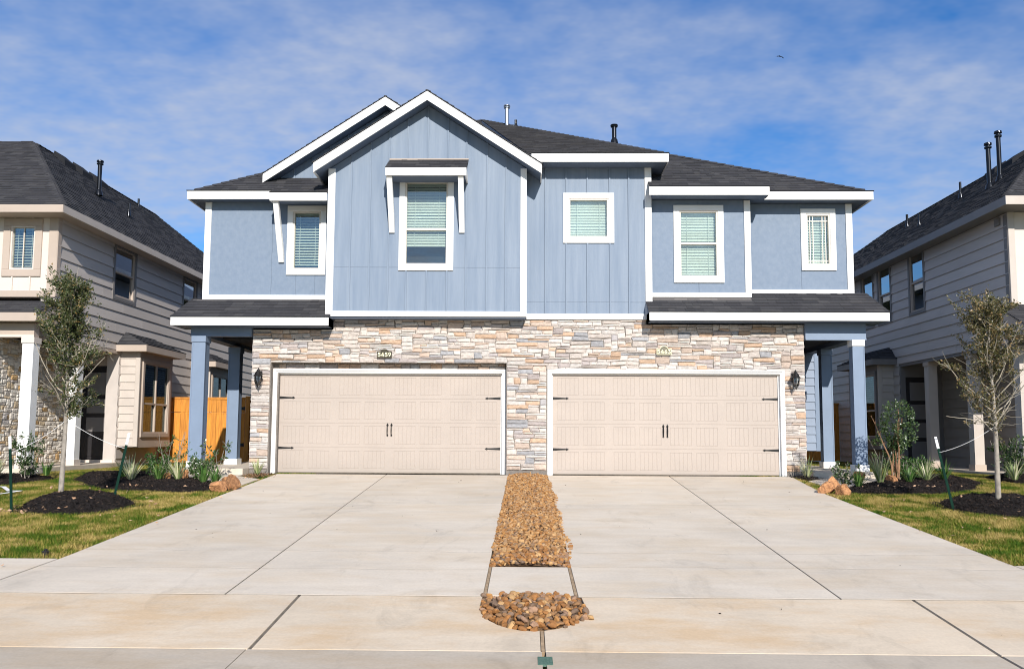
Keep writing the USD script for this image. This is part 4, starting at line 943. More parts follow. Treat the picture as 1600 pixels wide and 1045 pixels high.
# bays
def bay(parent, mirror, xw, xo, y0, y1, sd, mt, mp, backm, planks_front=True, z0=.5):
    fr = face_west(xo) if mirror else face_east(xo)
    wh = hole(y0 + .12, y1 - .14, .72, 2.66, .1)
    t = part(parent, 'bay', ext(MB(), sbox(y0 + .02, z0, y1, 2.80).difference(wh), -.10, 0, fr), mt)
    part(t, 'underside', MB().box(xw, xo, y0 + .02, y1, z0 - .03, z0 - .001), mt)
    part(t, 'end_wall', MB().box(xw, xo - (.1 if not mirror else -.1), y1 - .1, y1, z0, 2.8), mt)
    ff = front(y0)
    a, b = sorted((xw, xo))
    lap_wall(parent, ff, a + (.10 if mirror else 0.0), b - (0.0 if mirror else .10), z0, 2.80, [], mp, mp, .195, .018, name='bay_front')
    q0, q1 = ((a - .012, a + .10) if mirror else (b - .10, b + .012))
    part(parent, 'corner_board', bevbox(MB(), q0, q1, z0 - .01, 2.80, -.019, .03, ff), m_plank_cream)
    window(parent, fr, y0 + .12, y1 - .14, .72, 2.66, .1, rail=1.55, split=(y0 + y1) / 2 - .01, blind_to=1.75, mt=mt, ms=m_tan, glassm=m_glass_bay, deep=.34, tilt=.4, name='bay_window')
    bay_roof(parent, mirror, xw, xo + (-.24 if mirror else .24), y0 - .25, y1 + .2, 2.95, 3.30, sd, mt)
bay(LN, False, XL, -9.46, 2.98, 4.85, 43, m_tan, m_plank_cream, None)
bay(LN, False, XL, -9.46, 7.5, 9.3, 44, m_tan, m_plank_cream, None)

RN = thing('neighbour_house', (13, 6, 0), 'dark grey lap sided house with recessed porch and square posts at the right edge', 'house')
XR = 10.2
fR = face_west(XR)
part(RN, 'body', MB().box(XR + .31, 17, .6, 16, 2.83, 5.5).box(11.36, 17, -.3, 5.6, -.1, 2.8).box(XR + .31, 17, 5.7, 16, -.1, 2.83), m_dark)
holesR = [hole(3.97, 4.89, 4.0, 5.70, .09), hole(5.92, 6.85, 4.0, 5.70, .09), hole(7.08, 8.02, 4.0, 5.70, .09), sbox(6.05, .45, 8.0, 2.78)]
outr = sbox(.30, 2.80, 16, 5.56).union(sbox(5.62, -.05, 16, 2.80))
lap_wall(RN, fR, .30, 16, -.05, 5.56, holesR, m_plank_right, m_plank_right, .254, .3, outline=outr, label='dark grey lap siding of the side wall')
part(RN, 'corner_board', bevbox(MB(), .28, .42, 2.8, 5.56, 0, .026, fR), m_greytrim)
for (a, b) in ((3.97, 4.89), (5.92, 6.85), (7.08, 8.02)):
    window(RN, fR, a, b, 4.0, 5.70, .09, rail=4.85, mt=m_greytrim, ms=m_tan, glassm=m_glass_dark)
part(RN, 'wall_vent', bevbox(MB(), .52, .70, 5.36, 5.52, .02, .06, fR), m_greytrim)
fRf = front(.28)
board_wall(RN, fRf, sbox(XR, 3.6, 15, 5.58), [], [], [10.66, 11.06, 11.46], [], m_cream, m_cream, .25, name='front_wall')
part(RN, 'corner_board', bevbox(MB(), XR - .015, XR + .12, 3.6, 5.58, 0, .028, fRf), m_plank_cream)
RR = part(RN, 'roof', MB().hull([(17.5, -.36, 5.73), (9.82, -.36, 5.73), (9.82, 16, 5.73), (17.5, 16, 5.73), (13.6, 4.2, 8.52), (17.5, 4.2, 8.52), (13.6, 14, 8.52), (17.5, 14, 8.52), (17.5, -.36, 5.57), (9.82, -.36, 5.57), (9.82, 16, 5.57), (17.5, 16, 5.57)]), m_greytrim)
shingles(RR, [[(17.5, -.38, 5.735), (9.8, -.38, 5.735), (13.6, 4.2, 8.535), (17.5, 4.2, 8.535)], [(9.8, -.38, 5.735), (9.8, 16, 5.735), (13.6, 14, 8.535), (13.6, 4.2, 8.535)]], 45)
caps(RR, (9.8, -.38, 5.74), (13.6, 4.2, 8.535)); caps(RR, (13.6, 4.2, 8.535), (13.6, 13.9, 8.535))
part(RR, 'fascia', MB().box(9.79, 17.5, -.39, -.362, 5.56, 5.74), m_plank_cream)
part(RR, 'fascia', MB().box(9.792, 9.82, -.361, 16, 5.56, 5.74), m_greytrim)
vent_pipe(RR, 11.5, 3.2, 7.0, 1.14, .075, m_pipe); vent_pipe(RR, 11.85, 3.35, 7.25, 1.25, .075, m_pipe)
vent_pipe(RR, 12.2, 5.9, 7.55, .42, .035, m_pipe, False); vent_pipe(RR, 12.3, 9.4, 7.62, .36, .04, m_pipe, False); vent_pipe(RR, 11.5, 6.9, 7.0, .32, .03, m_pipe, False)
for yv in (4.9, 5.75): part(RR, 'roof_vent', MB().hull([(13.46, yv, 8.4), (13.08, yv, 8.1), (13.46, yv + .55, 8.4), (13.08, yv + .55, 8.1), (13.43, yv + .02, 8.55), (13.11, yv + .02, 8.32), (13.43, yv + .53, 8.55), (13.11, yv + .53, 8.32)]), m_vent)
part(RN, 'porch_slab', MB().box(10.08, 11.34, -.2, 5.65, -.1, .055), m_concrete)
part(RN, 'porch_ceiling', MB().box(XR + .31, 11.4, .0, 5.65, 2.80, 2.87), m_plank_right)
part(RN, 'beam', MB().box(XR - .004, XR + .29, .30, 5.6, 2.72, 2.798), m_greytrim)
lap_wall(RN, face_west(11.32), -.2, 5.6, .055, 2.80, [], m_plank_taupe, m_plank_taupe, .254, .1, name='recess_wall')
for y0 in (0.12, 1.98, 4.02):
    p = part(RN, 'porch_post', MB().box(XR + .005, XR + .225, y0, y0 + .22, .055, 2.72), m_plank_cream)
    part(p, 'cap', MB().box(XR - .015, XR + .245, y0 - .02, y0 + .24, 2.62, 2.718), m_tan)
    part(p, 'base', MB().box(XR - .015, XR + .245, y0 - .02, y0 + .24, .053, .20), m_tan)
fd5 = front(5.55)
part(RN, 'entry_wall', ext(MB(), sbox(XR, 0, 11.3, 2.80).difference(sbox(10.32, .1, 11.16, 2.44)), -.1, 0, fd5), m_greytrim)
d = part(RN, 'front_door', MB().box(10.32, 11.16, 5.59, 5.63, .1, 2.44), m_darkdoor)
for (a, b) in ((.2, .7), (.8, 1.2), (1.3, 1.7), (1.8, 2.3)): part(d, 'panel', bevbox(MB(), 10.44, 11.04, a, b, -.038, -.028, fd5, .006), m_greytrim)
part(RN, 'outlet_box', bevbox(MB(), .55, .65, .42, .56, .03, .08, face_west(11.32)), m_greytrim)
bay(RN, True, XR, 9.77, 6.0, 8.1, 46, m_greytrim, m_plank_cream, None)
lap_wall(RN, front(-.32), 11.34, 15, .055, 2.84, [], m_plank_taupe, m_plank_taupe, .254, .05, name='lower_front_wall')
rq = part(RN, 'porch_roof', MB().hull([(x, y, z) for x in (9.86, 15) for (y, z) in ((-.78, 3.0), (-.78, 2.86), (.262, 2.86), (.262, 3.56))]), m_tan)
shingles(rq, [[(9.84, -.80, 3.006), (15, -.80, 3.006), (15, .262, 3.572), (9.84, .262, 3.572)]], 47)
part(rq, 'fascia', MB().box(9.85, 15, -.81, -.782, 2.85, 3.005), m_plank_cream)

# ------------------------------------------------------------------ fences
def picket_run(t, x0, x1, y, z0, z1, seed, back=False, w=.14):
    r = np.random.default_rng(seed); x = x0
    while x < x1 - .03:
        b = min(x + w, x1); k = r.uniform(-.004, .004)
        part(t, 'picket', bevbox(MB(), x + .002, b - .002, z0 + r.uniform(0, .015), z1, .0 + k, .018 + k, front(y), .003), m_cedar); x = b
FL = thing('wooden_fence', (-8.2, 5.3, 0), 'orange cedar fence with gate between the blue duplex and left house', 'fence')
picket_run(FL, -9.94, -7.62, 5.3, .03, 1.36, 61); picket_run(FL, -9.94, -7.62, 5.3, 1.385, 1.74, 62)
part(FL, 'rail', MB().box(-9.94, -7.62, 5.277, 5.30, 1.36, 1.385), m_cedar)
part(FL, 'cap_board', MB().box(-9.94, -7.60, 5.265, 5.36, 1.742, 1.80), m_cedar)
part(FL, 'post', MB().box(-7.60, -7.49, 5.24, 5.36, 0, 1.83), m_cedar)
picket_run(FL, -7.49, -6.78, 5.55, .03, 1.72, 63)
for z in (.3, 1.33): part(FL, 'rail', MB().box(-7.49, -6.78, 5.49, 5.53, z, z + .09), m_cedar)
for z in (.52, 1.50):
    part(FL, 'hinge', MB().hull([(-7.62, 5.262, z - .05), (-7.62, 5.262, z + .05), (-7.95, 5.262, z), (-7.62, 5.272, z - .05), (-7.62, 5.272, z + .05), (-7.95, 5.272, z)]), m_iron)
FR = thing('wooden_fence', (8.5, 10.1, 0), 'orange cedar fence behind the porch posts right of the duplex', 'fence')
picket_run(FR, 6.82, 10.19, 10.1, .03, 1.86, 64)
for z in (.3, 1.4): part(FR, 'rail', MB().box(6.82, 10.19, 10.11, 10.15, z, z + .09), m_cedar)
part(FR, 'cap_board', MB().box(6.82, 10.19, 10.05, 10.16, 1.862, 1.91), m_cedar)

# ------------------------------------------------------------------ lawns and beds
drive_poly = Polygon(seq(xl, 0, -8.63, 8) + seq(xr, -8.63, 0, 8))
def mound(name, cx, cy, rx, ry, h, seed, label=None, pts=None, flat=1.0):
    """A heap of mulch: a lumpy cap on the grade, with loose chips over it."""
    r = np.random.default_rng(seed); n, m = 56, 14
    th = np.arange(n) / n * 2 * np.pi
    wob = 1 + .07 * np.sin(2 * th + seed) + .05 * np.sin(5 * th + 2 * seed) + .03 * np.sin(9 * th)
    V_, F_ = [], []
    def surf(x, y, q):
        z = h * (1 - q ** (2.2 * flat)) ** .9 - .035 * (q > .97)
        z += (meshkit.fbm(np.array([x * 6, y * 6, seed * 3.1]), 4) - .5) * .14 * (1 - q ** 4)
        return gz(y) - .035 + z
    V_.append((cx, cy, surf(cx, cy, 0)))
    for j in range(1, m + 1):
        q = j / m
        for i in range(n):
            if pts is None: x, y = cx + rx * q * wob[i] * math.cos(th[i]), cy + ry * q * wob[i] * math.sin(th[i])
            else: x, y = cx + (pts[i][0] - cx) * q, cy + (pts[i][1] - cy) * q
            V_.append((x, y, surf(x, y, q)))
    F_ += [(0, 1 + i, 1 + (i + 1) % n) for i in range(n)]
    mb = MB().add(V_, F_)
    f2 = [(1 + (j - 1) * n + i, 1 + j * n + i, 1 + j * n + (i + 1) % n, 1 + (j - 1) * n + (i + 1) % n) for j in range(1, m) for i in range(n)]
    f2 = np.array(f2); mb.f.append(np.vstack([f2[:, [0, 1, 2]], f2[:, [0, 2, 3]]]))
    v, f = mb.out()
    p = single(name, (v, f), m_mulch, kind='structure', smooth=True)
    # chips lie on sampled points of the surface
    tri = v[f]; a = np.linalg.norm(np.cross(tri[:, 1] - tri[:, 0], tri[:, 2] - tri[:, 0]), axis=1)
    k = int(a.sum() / 2 * 2600); id_ = r.choice(len(f), k, p=a / a.sum()); b = r.dirichlet((1, 1, 1), k)
    c = (tri[id_] * b[:, :, None]).sum(1) + V(0, 0, .006)
    rim = v[r.integers(len(v) - n, len(v), 900)]; cc = np.array([cx, cy, 0]); e = rim - cc; e[:, 2] = 0
    rim = rim + e / np.maximum(np.linalg.norm(e, axis=1, keepdims=True), 1e-6) * np.abs(r.normal(0, .045, (900, 1))) + np.c_[r.normal(0, .02, (900, 2)), np.zeros(900)]
    rim[:, 2] = np.array([gz(q) for q in rim[:, 1]]) + r.uniform(-.012, .012, 900)
    part(p, 'chips', chips(np.vstack([c, rim]), r, (.012, .068), (.004, .017)), m_chip, kind='stuff')
    return p, (v, f)
def chips(c, r, L, W):
    k = len(c); a = r.uniform(0, 2 * np.pi, k); el = r.normal(0, .45, k); ro = r.normal(0, .5, k)
    d = np.stack([np.cos(a) * np.cos(el), np.sin(a) * np.cos(el), np.sin(el)], 1)
    s = np.cross(d, V(0, 0, 1)); s /= np.linalg.norm(s, axis=1, keepdims=True); n = np.cross(s, d)
    s = s * np.cos(ro)[:, None] + n * np.sin(ro)[:, None]; n = np.cross(s, d)
    l, w = r.uniform(*L, k)[:, None] / 2, r.uniform(*W, k)[:, None] / 2; t = w * .35
    v = np.stack([c - d * l - s * w, c + d * l - s * w * .6, c + d * l + s * w * .6, c - d * l + s * w, c - n * 0 + n * t * 2], 1).reshape(-1, 3)
    o = np.arange(k)[:, None] * 5
    f = np.concatenate([o + np.array(q) for q in ((0, 1, 4), (1, 2, 4), (2, 3, 4), (3, 0, 4))])
    return v, f, np.repeat(r.uniform(0, 1, k), 5)
TL, TR = (-6.92, -4.80), (6.93, -4.76)
mound('mulch_mound', -6.62, -4.88, .84, .74, .25, 3)
mound('mulch_mound', 7.10, -4.55, .86, .82, .25, 4)
def outline(pts, n=56):
    p = Polygon(pts).buffer(.25).buffer(-.25); c = np.array(p.centroid.coords[0]); out = []
    from shapely.geometry import LineString
    for i in range(n):
        a = i / n * 2 * math.pi; L = LineString([c, c + 9 * V(math.cos(a), math.sin(a))]).intersection(p.exterior)
        q = np.array(getattr(L, 'geoms', [L])[0].coords[0]); k = 1 + .03 * math.sin(7 * a) + .02 * math.sin(13 * a); out.append(c + (q - c) * k)
    return out, c
bl, cl_ = outline([(-5.14, -2.9), (-5.3, -2.4), (-5.75, -1.75), (-6.35, -1.3), (-6.95, -.75), (-7.2, -.25), (-9.2, .1), (-8.6, -1.4), (-7.6, -2.5), (-6.8, -3.0), (-5.9, -3.1)])
BL = mound('mulch_bed', cl_[0], cl_[1], 1, 1, .13, 5, pts=bl, flat=2.2)
br, cr_ = outline([(5.45, -2.75), (5.6, -2.15), (6.35, -1.45), (7.0, -.9), (7.1, -.25), (8.9, .4), (8.8, -.9), (7.95, -2.2), (7.3, -2.6), (6.4, -2.9)])
BR = mound('mulch_bed', cr_[0], cr_[1], 1, 1, .13, 6, pts=br, flat=2.2)
b3, c3 = outline([(-9.0, -.9), (-9.3, -2.2), (-10.2, -2.7), (-12.5, -2.5), (-12.5, -.95), (-10.2, -.85)])
mound('mulch_bed', c3[0], c3[1], 1, 1, .14, 7, pts=b3, flat=2.0)
b4, c4 = outline([(9.35, .4), (9.2, -.9), (9.9, -1.8), (12, -1.9), (12, -.25), (10.0, -.2)])
mound('mulch_bed', c4[0], c4[1], 1, 1, .14, 8, pts=b4, flat=2.0)
no_grass = unary_union([Polygon(bl), Polygon(br), Polygon(b3), Polygon(b4), Polygon([(-6.62 + .78 * math.cos(t), -4.88 + .68 * math.sin(t)) for t in np.linspace(0, 6.28, 30)]), Polygon([(7.1 + .8 * math.cos(t), -4.55 + .76 * math.sin(t)) for t in np.linspace(0, 6.28, 30)]),
    Polygon([(-5.13, -2.45), (-5.13, .2), (-7.05, .2), (-6.98, -.32), (-6.75, -.75), (-6.25, -1.25), (-5.7, -1.65)]), Polygon([(5.44, -1.9), (5.75, -2.0), (6.3, -1.35), (6.95, -.85), (7.05, -.32), (7.05, .3), (5.4, .3)]),
    sbox(-11.1, -.75, -9.86, 3), sbox(10.08, -.2, 11.4, 6)])
from shapely import contains_xy
def lawn(name, outer, seed, dens):
    r = np.random.default_rng(seed)
    area = outer.difference(drive_poly).difference(no_grass)
    x0, y0, x1, y1 = area.bounds
    # soil and thatch under the blades
    xs, ys = np.linspace(x0, x1, 40), np.linspace(y0, y1, 60)
    mb = MB(); vv = []
    for y in ys:
        for x in xs: vv.append((x, y, gz(y) - .022 + .018 * (meshkit.fbm(np.array([x * 2.2, y * 2.2, seed]), 3) - .5)))
    nn = len(xs); ff = [(j * nn + i, j * nn + i + 1, (j + 1) * nn + i + 1, (j + 1) * nn + i) for j in range(len(ys) - 1) for i in range(nn - 1)]
    full = outer.difference(drive_poly)
    keep = []
    for q in ff:
        c = np.mean([vv[k] for k in q], 0)
        if full.buffer(.12).contains(sbox(c[0] - .01, c[1] - .01, c[0] + .01, c[1] + .01)): keep.append(q)
    vt_, ft_ = mb.add(vv, keep).out(); single(name, (vt_, ft_, np.full(len(vt_), .5)), m_thatch, kind='structure')
    n = int((x1 - x0) * (y1 - y0) * dens)
    p = r.uniform((x0, y0), (x1, y1), (n, 2)); p = p[contains_xy(area, p[:, 0], p[:, 1])]
    # ragged edge: blades may lean a little over the concrete
    n = len(p); z = np.where(p[:, 1] < 0, .054 * p[:, 1], 0) - .02
    tall = .55 + .9 * meshkit.fbm(np.c_[p * 1.3, np.full(n, seed)], 3)
    h = r.uniform(.022, .055, n) * tall; a = r.uniform(0, 2 * np.pi, n); lean = r.uniform(.3, 1.3, n) * h; w = r.uniform(.0035, .007, n)
    c = np.c_[p, z]; s = np.stack([np.cos(a + 1.57), np.sin(a + 1.57), 0 * a], 1) * w[:, None]
    tip = c + np.stack([np.cos(a) * lean, np.sin(a) * lean, h], 1)
    v = np.stack([c - s, c + s, tip], 1).reshape(-1, 3); f = np.arange(3 * n).reshape(-1, 3)
    return v, f, np.repeat(r.uniform(0, 1, n), 3)
gl = lawn('lawn', sbox(-12.5, -8.63, -4.4, 5.2), 31, 5200)
gr = lawn('lawn', sbox(4.4, -8.63, 12.5, 10), 32, 5200)
single('grass', (np.vstack([gl[0], gr[0]]), np.vstack([gl[1], gr[1] + len(gl[0])]), np.r_[gl[2], gr[2]]), m_turf, 'patchy green and straw coloured turf on both front lawns', 'grass', kind='stuff')

# ------------------------------------------------------------------ river rock
def rock_shape(seed):
    r = np.random.default_rng(seed); s = trimesh.creation.icosphere(subdivisions=1); v = np.array(s.vertices)
    for _ in range(5):
        d = r.normal(size=3); d /= np.linalg.norm(d); k = r.uniform(.55, .8); q = v @ d; v = np.where((q > k)[:, None], v - np.outer(q - k, d), v)
    v *= 1 + .12 * (meshkit.noise(v * 1.8 + seed * 7, seed) - .5)[:, None] * 2
    return v * np.array([1, r.uniform(.7, .95), r.uniform(.45, .65)]), np.array(s.faces)
shapes = [rock_shape(90 + i) for i in range(9)]
def rot(a, t, p):
    ca, sa, ct, st, cp, sp = math.cos(a), math.sin(a), math.cos(t), math.sin(t), math.cos(p), math.sin(p)
    return np.array([[ca, -sa, 0], [sa, ca, 0], [0, 0, 1]]) @ np.array([[1, 0, 0], [0, ct, -st], [0, st, ct]]) @ np.array([[cp, 0, sp], [0, 1, 0], [-sp, 0, cp]])
def gravel(name, pts, sizes, zf, seed, keep, label, base):
    r = np.random.default_rng(seed)
    t = thing(name, (0, float(np.mean(pts[:, 1])), float(gz(np.mean(pts[:, 1])))), kind='structure')
    part(t, 'bed', base, m_soil)
    order = np.argsort(pts[:, 1]); rest = MB()
    for k, i in enumerate(order):
        v, f = shapes[int(r.integers(9))]
        m = rot(r.uniform(0, 6.28), r.normal(0, .5), r.normal(0, .5))
        q = (v * sizes[i]) @ m.T + V(pts[i, 0], pts[i, 1], zf(*pts[i]) + sizes[i] * r.uniform(.1, .55))
        if k < keep: part(t, 'rock', (q, f), m_rocks[int(r.integers(len(m_rocks)))])
        else: rest.add(q, f)
    if rest.v: part(t, 'rocks', rest, m_rock, kind='stuff')
def scatter(poly, n, r, dmin):
    """Dart throwing with a grid, so that rocks touch but hardly overlap."""
    x0, y0, x1, y1 = poly.bounds; grid = {}; out = []
    cand = r.uniform((x0, y0), (x1, y1), (n, 2)); cand = cand[contains_xy(poly, cand[:, 0], cand[:, 1])]
    for p in cand:
        g = (int(p[0] / dmin), int(p[1] / dmin))
        if any(np.hypot(*(p - q)) < dmin for i in (-1, 0, 1) for j in (-1, 0, 1) for q in grid.get((g[0] + i, g[1] + j), ())): continue
        grid.setdefault(g, []).append(p); out.append(p)
    return np.array(out)
r_ = np.random.default_rng(77)
strip = Polygon([(-.35, -8.858), (.43, -8.858)] + [(.455 + .03 * math.sin(3.1 * y) + (.03 if y < -2 else 0), y) for y in np.linspace(-8.6, -.1, 30)] + [(-.35, -.03)])
pp_ = scatter(strip, 42000, r_, .034)
def zs(x, y): return gz(y) - .012 + .045 * max(0, 1 - ((x - .04) / .40) ** 2)
base = MB().box(-.35, .44, -8.859, -8.78, gz(-8.86) - .09, gz(-8.86) - .007).add([(-.35, -.03, gz(0) - .02), (.04, -.03, .02), (.44, -.03, -.02), (-.35, -8.852, gz(-8.84) - .008), (.04, -8.80, gz(-8.80) + .004), (.44, -8.852, gz(-8.84) - .008), (-.35, -8.859, gz(-8.86) - .02), (.44, -8.859, gz(-8.86) - .02)], [(0, 3, 4, 1), (1, 4, 5, 2), (6, 7, 5, 3)])
gravel('gravel_strip', pp_, r_.uniform(.015, .036, len(pp_)), zs, 78, 295, None, base)
pool = bite.buffer(-.008).union(Polygon([(-.30, -10.03), (.42, -10.03), (.42, -10.2), (-.30, -10.2)])).union(Polygon([(.40, -10.15), (.49, -10.35), (.47, -10.62), (.3, -10.82), (.2, -10.6)]))
pb = scatter(pool, 12000, r_, .041)
pb = np.vstack([pb, [(.50, -10.62), (-.2, -9.97), (.28, -9.96)]])
from shapely.geometry import Point
def zb_(x, y):
    if not bite.contains(Point(x, y)): return (az(y) if y < -10.03 else gz(y)) - .002
    return az(y) - .022 + .06 * max(0, 1 - ((x - .07) / .46) ** 2 - ((y + 10.42) / .60) ** 2)
bb = MB(); ring = np.array(bite.buffer(-.01).exterior.coords)[:-1]
bb.add([(.07, -10.42, az(-10.42) + .06)] + [(x, y, az(y) - .012) for x, y in ring], [(0, 1 + i, 1 + (i + 1) % len(ring)) for i in range(len(ring))])
gravel('gravel_bay', pb, r_.uniform(.018, .043, len(pb)), zb_, 79, 298, None, bb)

# ------------------------------------------------------------------ planting
def leaf_cards(P, D, L, W, r, fold=.25):
    """Folded leaf shapes: base, two sides, tip (4 triangles as two folded halves)."""
    n = len(P); D = D / np.maximum(np.linalg.norm(D, axis=1, keepdims=True), 1e-9)
    q = r.normal(size=(n, 3)); S = np.cross(D, q); S /= np.maximum(np.linalg.norm(S, axis=1, keepdims=True), 1e-9); N = np.cross(S, D)
    L = L[:, None]; W = W[:, None]
    b, t = P, P + D * L - N * L * .08
    m1 = P + D * L * .5 + S * W + N * W * fold; m2 = P + D * L * .5 - S * W + N * W * fold; mid = P + D * L * .5
    v = np.stack([b, m1, t, m2, mid], 1).reshape(-1, 3); o = np.arange(n)[:, None] * 5
    f = np.concatenate([o + np.array(k) for k in ((0, 1, 4), (1, 2, 4), (2, 3, 4), (3, 0, 4))])
    return v, f, np.repeat(r.uniform(0, 1, n), 5)

def curve(p, d, L, r, n=5, up=.2, wob=.12):
    pts = [np.array(p, float)]; d = np.array(d, float); d /= np.linalg.norm(d)
    for _ in range(n):
        d = d + r.normal(0, wob, 3) + V(0, 0, up / n); d /= np.linalg.norm(d); pts.append(pts[-1] + d * L / n)
    return np.array(pts)

def oak(name, loc, top, crown0, rad, seed, leafmat, nleaf, bare, label, lean=(0, 0), tr=.036, rightish=0.0):
    r = np.random.default_rng(seed); z0 = loc[2]
    t = thing(name, loc, label, 'tree', 'young staked oaks')
    n = 16; zz = np.linspace(0, 1, n); H_ = top - z0
    lead = np.array([(loc[0] + lean[0] * q + .035 * math.sin(5 * q + seed) * q, loc[1] + lean[1] * q + .03 * math.cos(4 * q + seed) * q, z0 - .12 * (i == 0) + H_ * q) for i, q in enumerate(zz)])
    part(t, 'trunk', MB().tube(lead, tr * (1 - .88 * zz) + .004, 9), m_bark, smooth=True)
    br, tw = MB(), MB(); LP, LD = [], []
    def along(pts, k):
        s = r.uniform(0, len(pts) - 1.001, k); i = s.astype(int); return pts[i] * (1 - (s - i))[:, None] + pts[i + 1] * (s - i)[:, None], pts[i + 1] - pts[i]
    nb = 46
    for b in range(nb):
        q = (b + .5) / nb; z = crown0 + (top - .25 - crown0) * q
        base = V(np.interp(z, lead[:, 2], lead[:, 0]), np.interp(z, lead[:, 2], lead[:, 1]), z)
        a = b * 2.39996 + r.normal(0, .3)
        prof = math.sin(math.pi * min(1, .16 + .80 * q)) ** .6
        L = rad * prof * r.uniform(.7, 1.25) + .08
        isbare = q < bare and r.random() < .75
        if isbare: L *= 1.35
        d = V(math.cos(a) + rightish * (q < .45), math.sin(a), r.uniform(.35, 1.1) + .5 * q)
        pts = curve(base, d, L * 1.15, r, 6, .5, .14)
        rr = .011 * (1 - .5 * q)
        br.tube(pts, np.linspace(rr, .0035, len(pts)), 5)
        for k in range(7 if not isbare else 5):
            i = int(r.integers(1, len(pts) - 1)); dd = pts[i + 1] - pts[i]; dd = dd / np.linalg.norm(dd) + r.normal(0, .75, 3) * V(1, 1, .7)
            tp = curve(pts[i], dd, r.uniform(.12, .30) * (1.3 if isbare else 1), r, 4, .25, .2)
            tw.tube(tp, np.linspace(.0035, .0014, len(tp)), 4)
            if r.random() < (.25 if isbare else .93):
                k2 = int(nleaf / nb / 6 * r.uniform(.5, 1.5)); p, dv = along(tp, k2); LP.append(p + r.normal(0, .022, p.shape)); LD.append(dv / np.linalg.norm(dv, axis=1, keepdims=True) + r.normal(0, .8, p.shape))
        if not isbare: p, dv = along(pts, int(nleaf / nb / 6)); LP.append(p + r.normal(0, .03, p.shape)); LD.append(dv / np.linalg.norm(dv, axis=1, keepdims=True) + r.normal(0, .9, p.shape))
    p, dv = along(lead[int(n * (crown0 - z0) / H_) + 1:], int(nleaf * .06)); LP.append(p + r.normal(0, .06, p.shape)); LD.append(r.normal(0, 1, p.shape) + V(0, 0, .4))
    part(t, 'branches', br, m_twig, kind='stuff'); part(t, 'twigs', tw, m_twig, kind='stuff')
    P, D = np.vstack(LP), np.vstack(LD); k = len(P)
    part(t, 'crown', leaf_cards(P, D, r.uniform(.028, .056, k), r.uniform(.008, .014, k), r), leafmat, kind='stuff')
    return lead
leadL = oak('oak_tree', (TL[0], TL[1], gz(TL[1]) + .16), 3.20, .98, .50, 101, m_leaf, 14500, .32, 'taller dense young oak with bare lower right twigs in the left mulch mound', (.03, 0), .036, .35)
leadR = oak('oak_tree', (TR[0], TR[1], gz(TR[1]) + .16), 2.92, .80, .54, 202, m_leaf2, 10500, .46, 'thinner greyish young oak with many bare twigs in the right mulch mound', (-.02, 0), .036, -.2)

def flax(name, x, y, h, n, seed, mat, label, z=None, spread=.75, width=.011, group=None):
    """A clump of arching strap leaves, each its own curved blade."""
    r = np.random.default_rng(seed); z = gz(y) + .07 if z is None else z
    vs, fs, rn = [], [], []; off = 0; m = 6
    for k in range(n):
        a = r.uniform(0, 2 * np.pi); L = h * r.uniform(.65, 1.15); e = r.uniform(.05, 1.0) ** .8 * spread; w = width * r.uniform(.7, 1.25)
        d = V(math.cos(a), math.sin(a), 0); s = V(-math.sin(a), math.cos(a), 0); c = r.uniform(.25, 1.0)
        p = V(x, y, z) + d * r.uniform(0, .05); ang = math.pi / 2 - e * .8
        for i in range(m + 1):
            q = i / m; ww = w * (1 - q ** 2.2) * (.7 + .5 * min(1, q * 4)) + .0006
            up = V(0, 0, 1) * math.cos(ang) - d * math.sin(ang)
            vs += [p - s * ww + up * ww * -.0, p - up * ww * .0 + (-d * math.sin(ang) * .0) - V(0, 0, ww * .45), p + s * ww]
            p = p + (d * math.cos(ang) + V(0, 0, 1) * math.sin(ang)) * (L / m); ang -= c * e * 2.2 / m * (q * 1.6 + .3)
        for i in range(m):
            b = off + 3 * i
            fs += [(b, b + 1, b + 4), (b, b + 4, b + 3), (b + 1, b + 2, b + 5), (b + 1, b + 5, b + 4)]
        off += 3 * (m + 1); rn += [r.random()] * (3 * (m + 1))
    t = thing(name, (x, y, z), label, 'plant', group)
    part(t, 'leaves', (np.array(vs), np.array(fs), np.array(rn)), mat, kind='stuff')

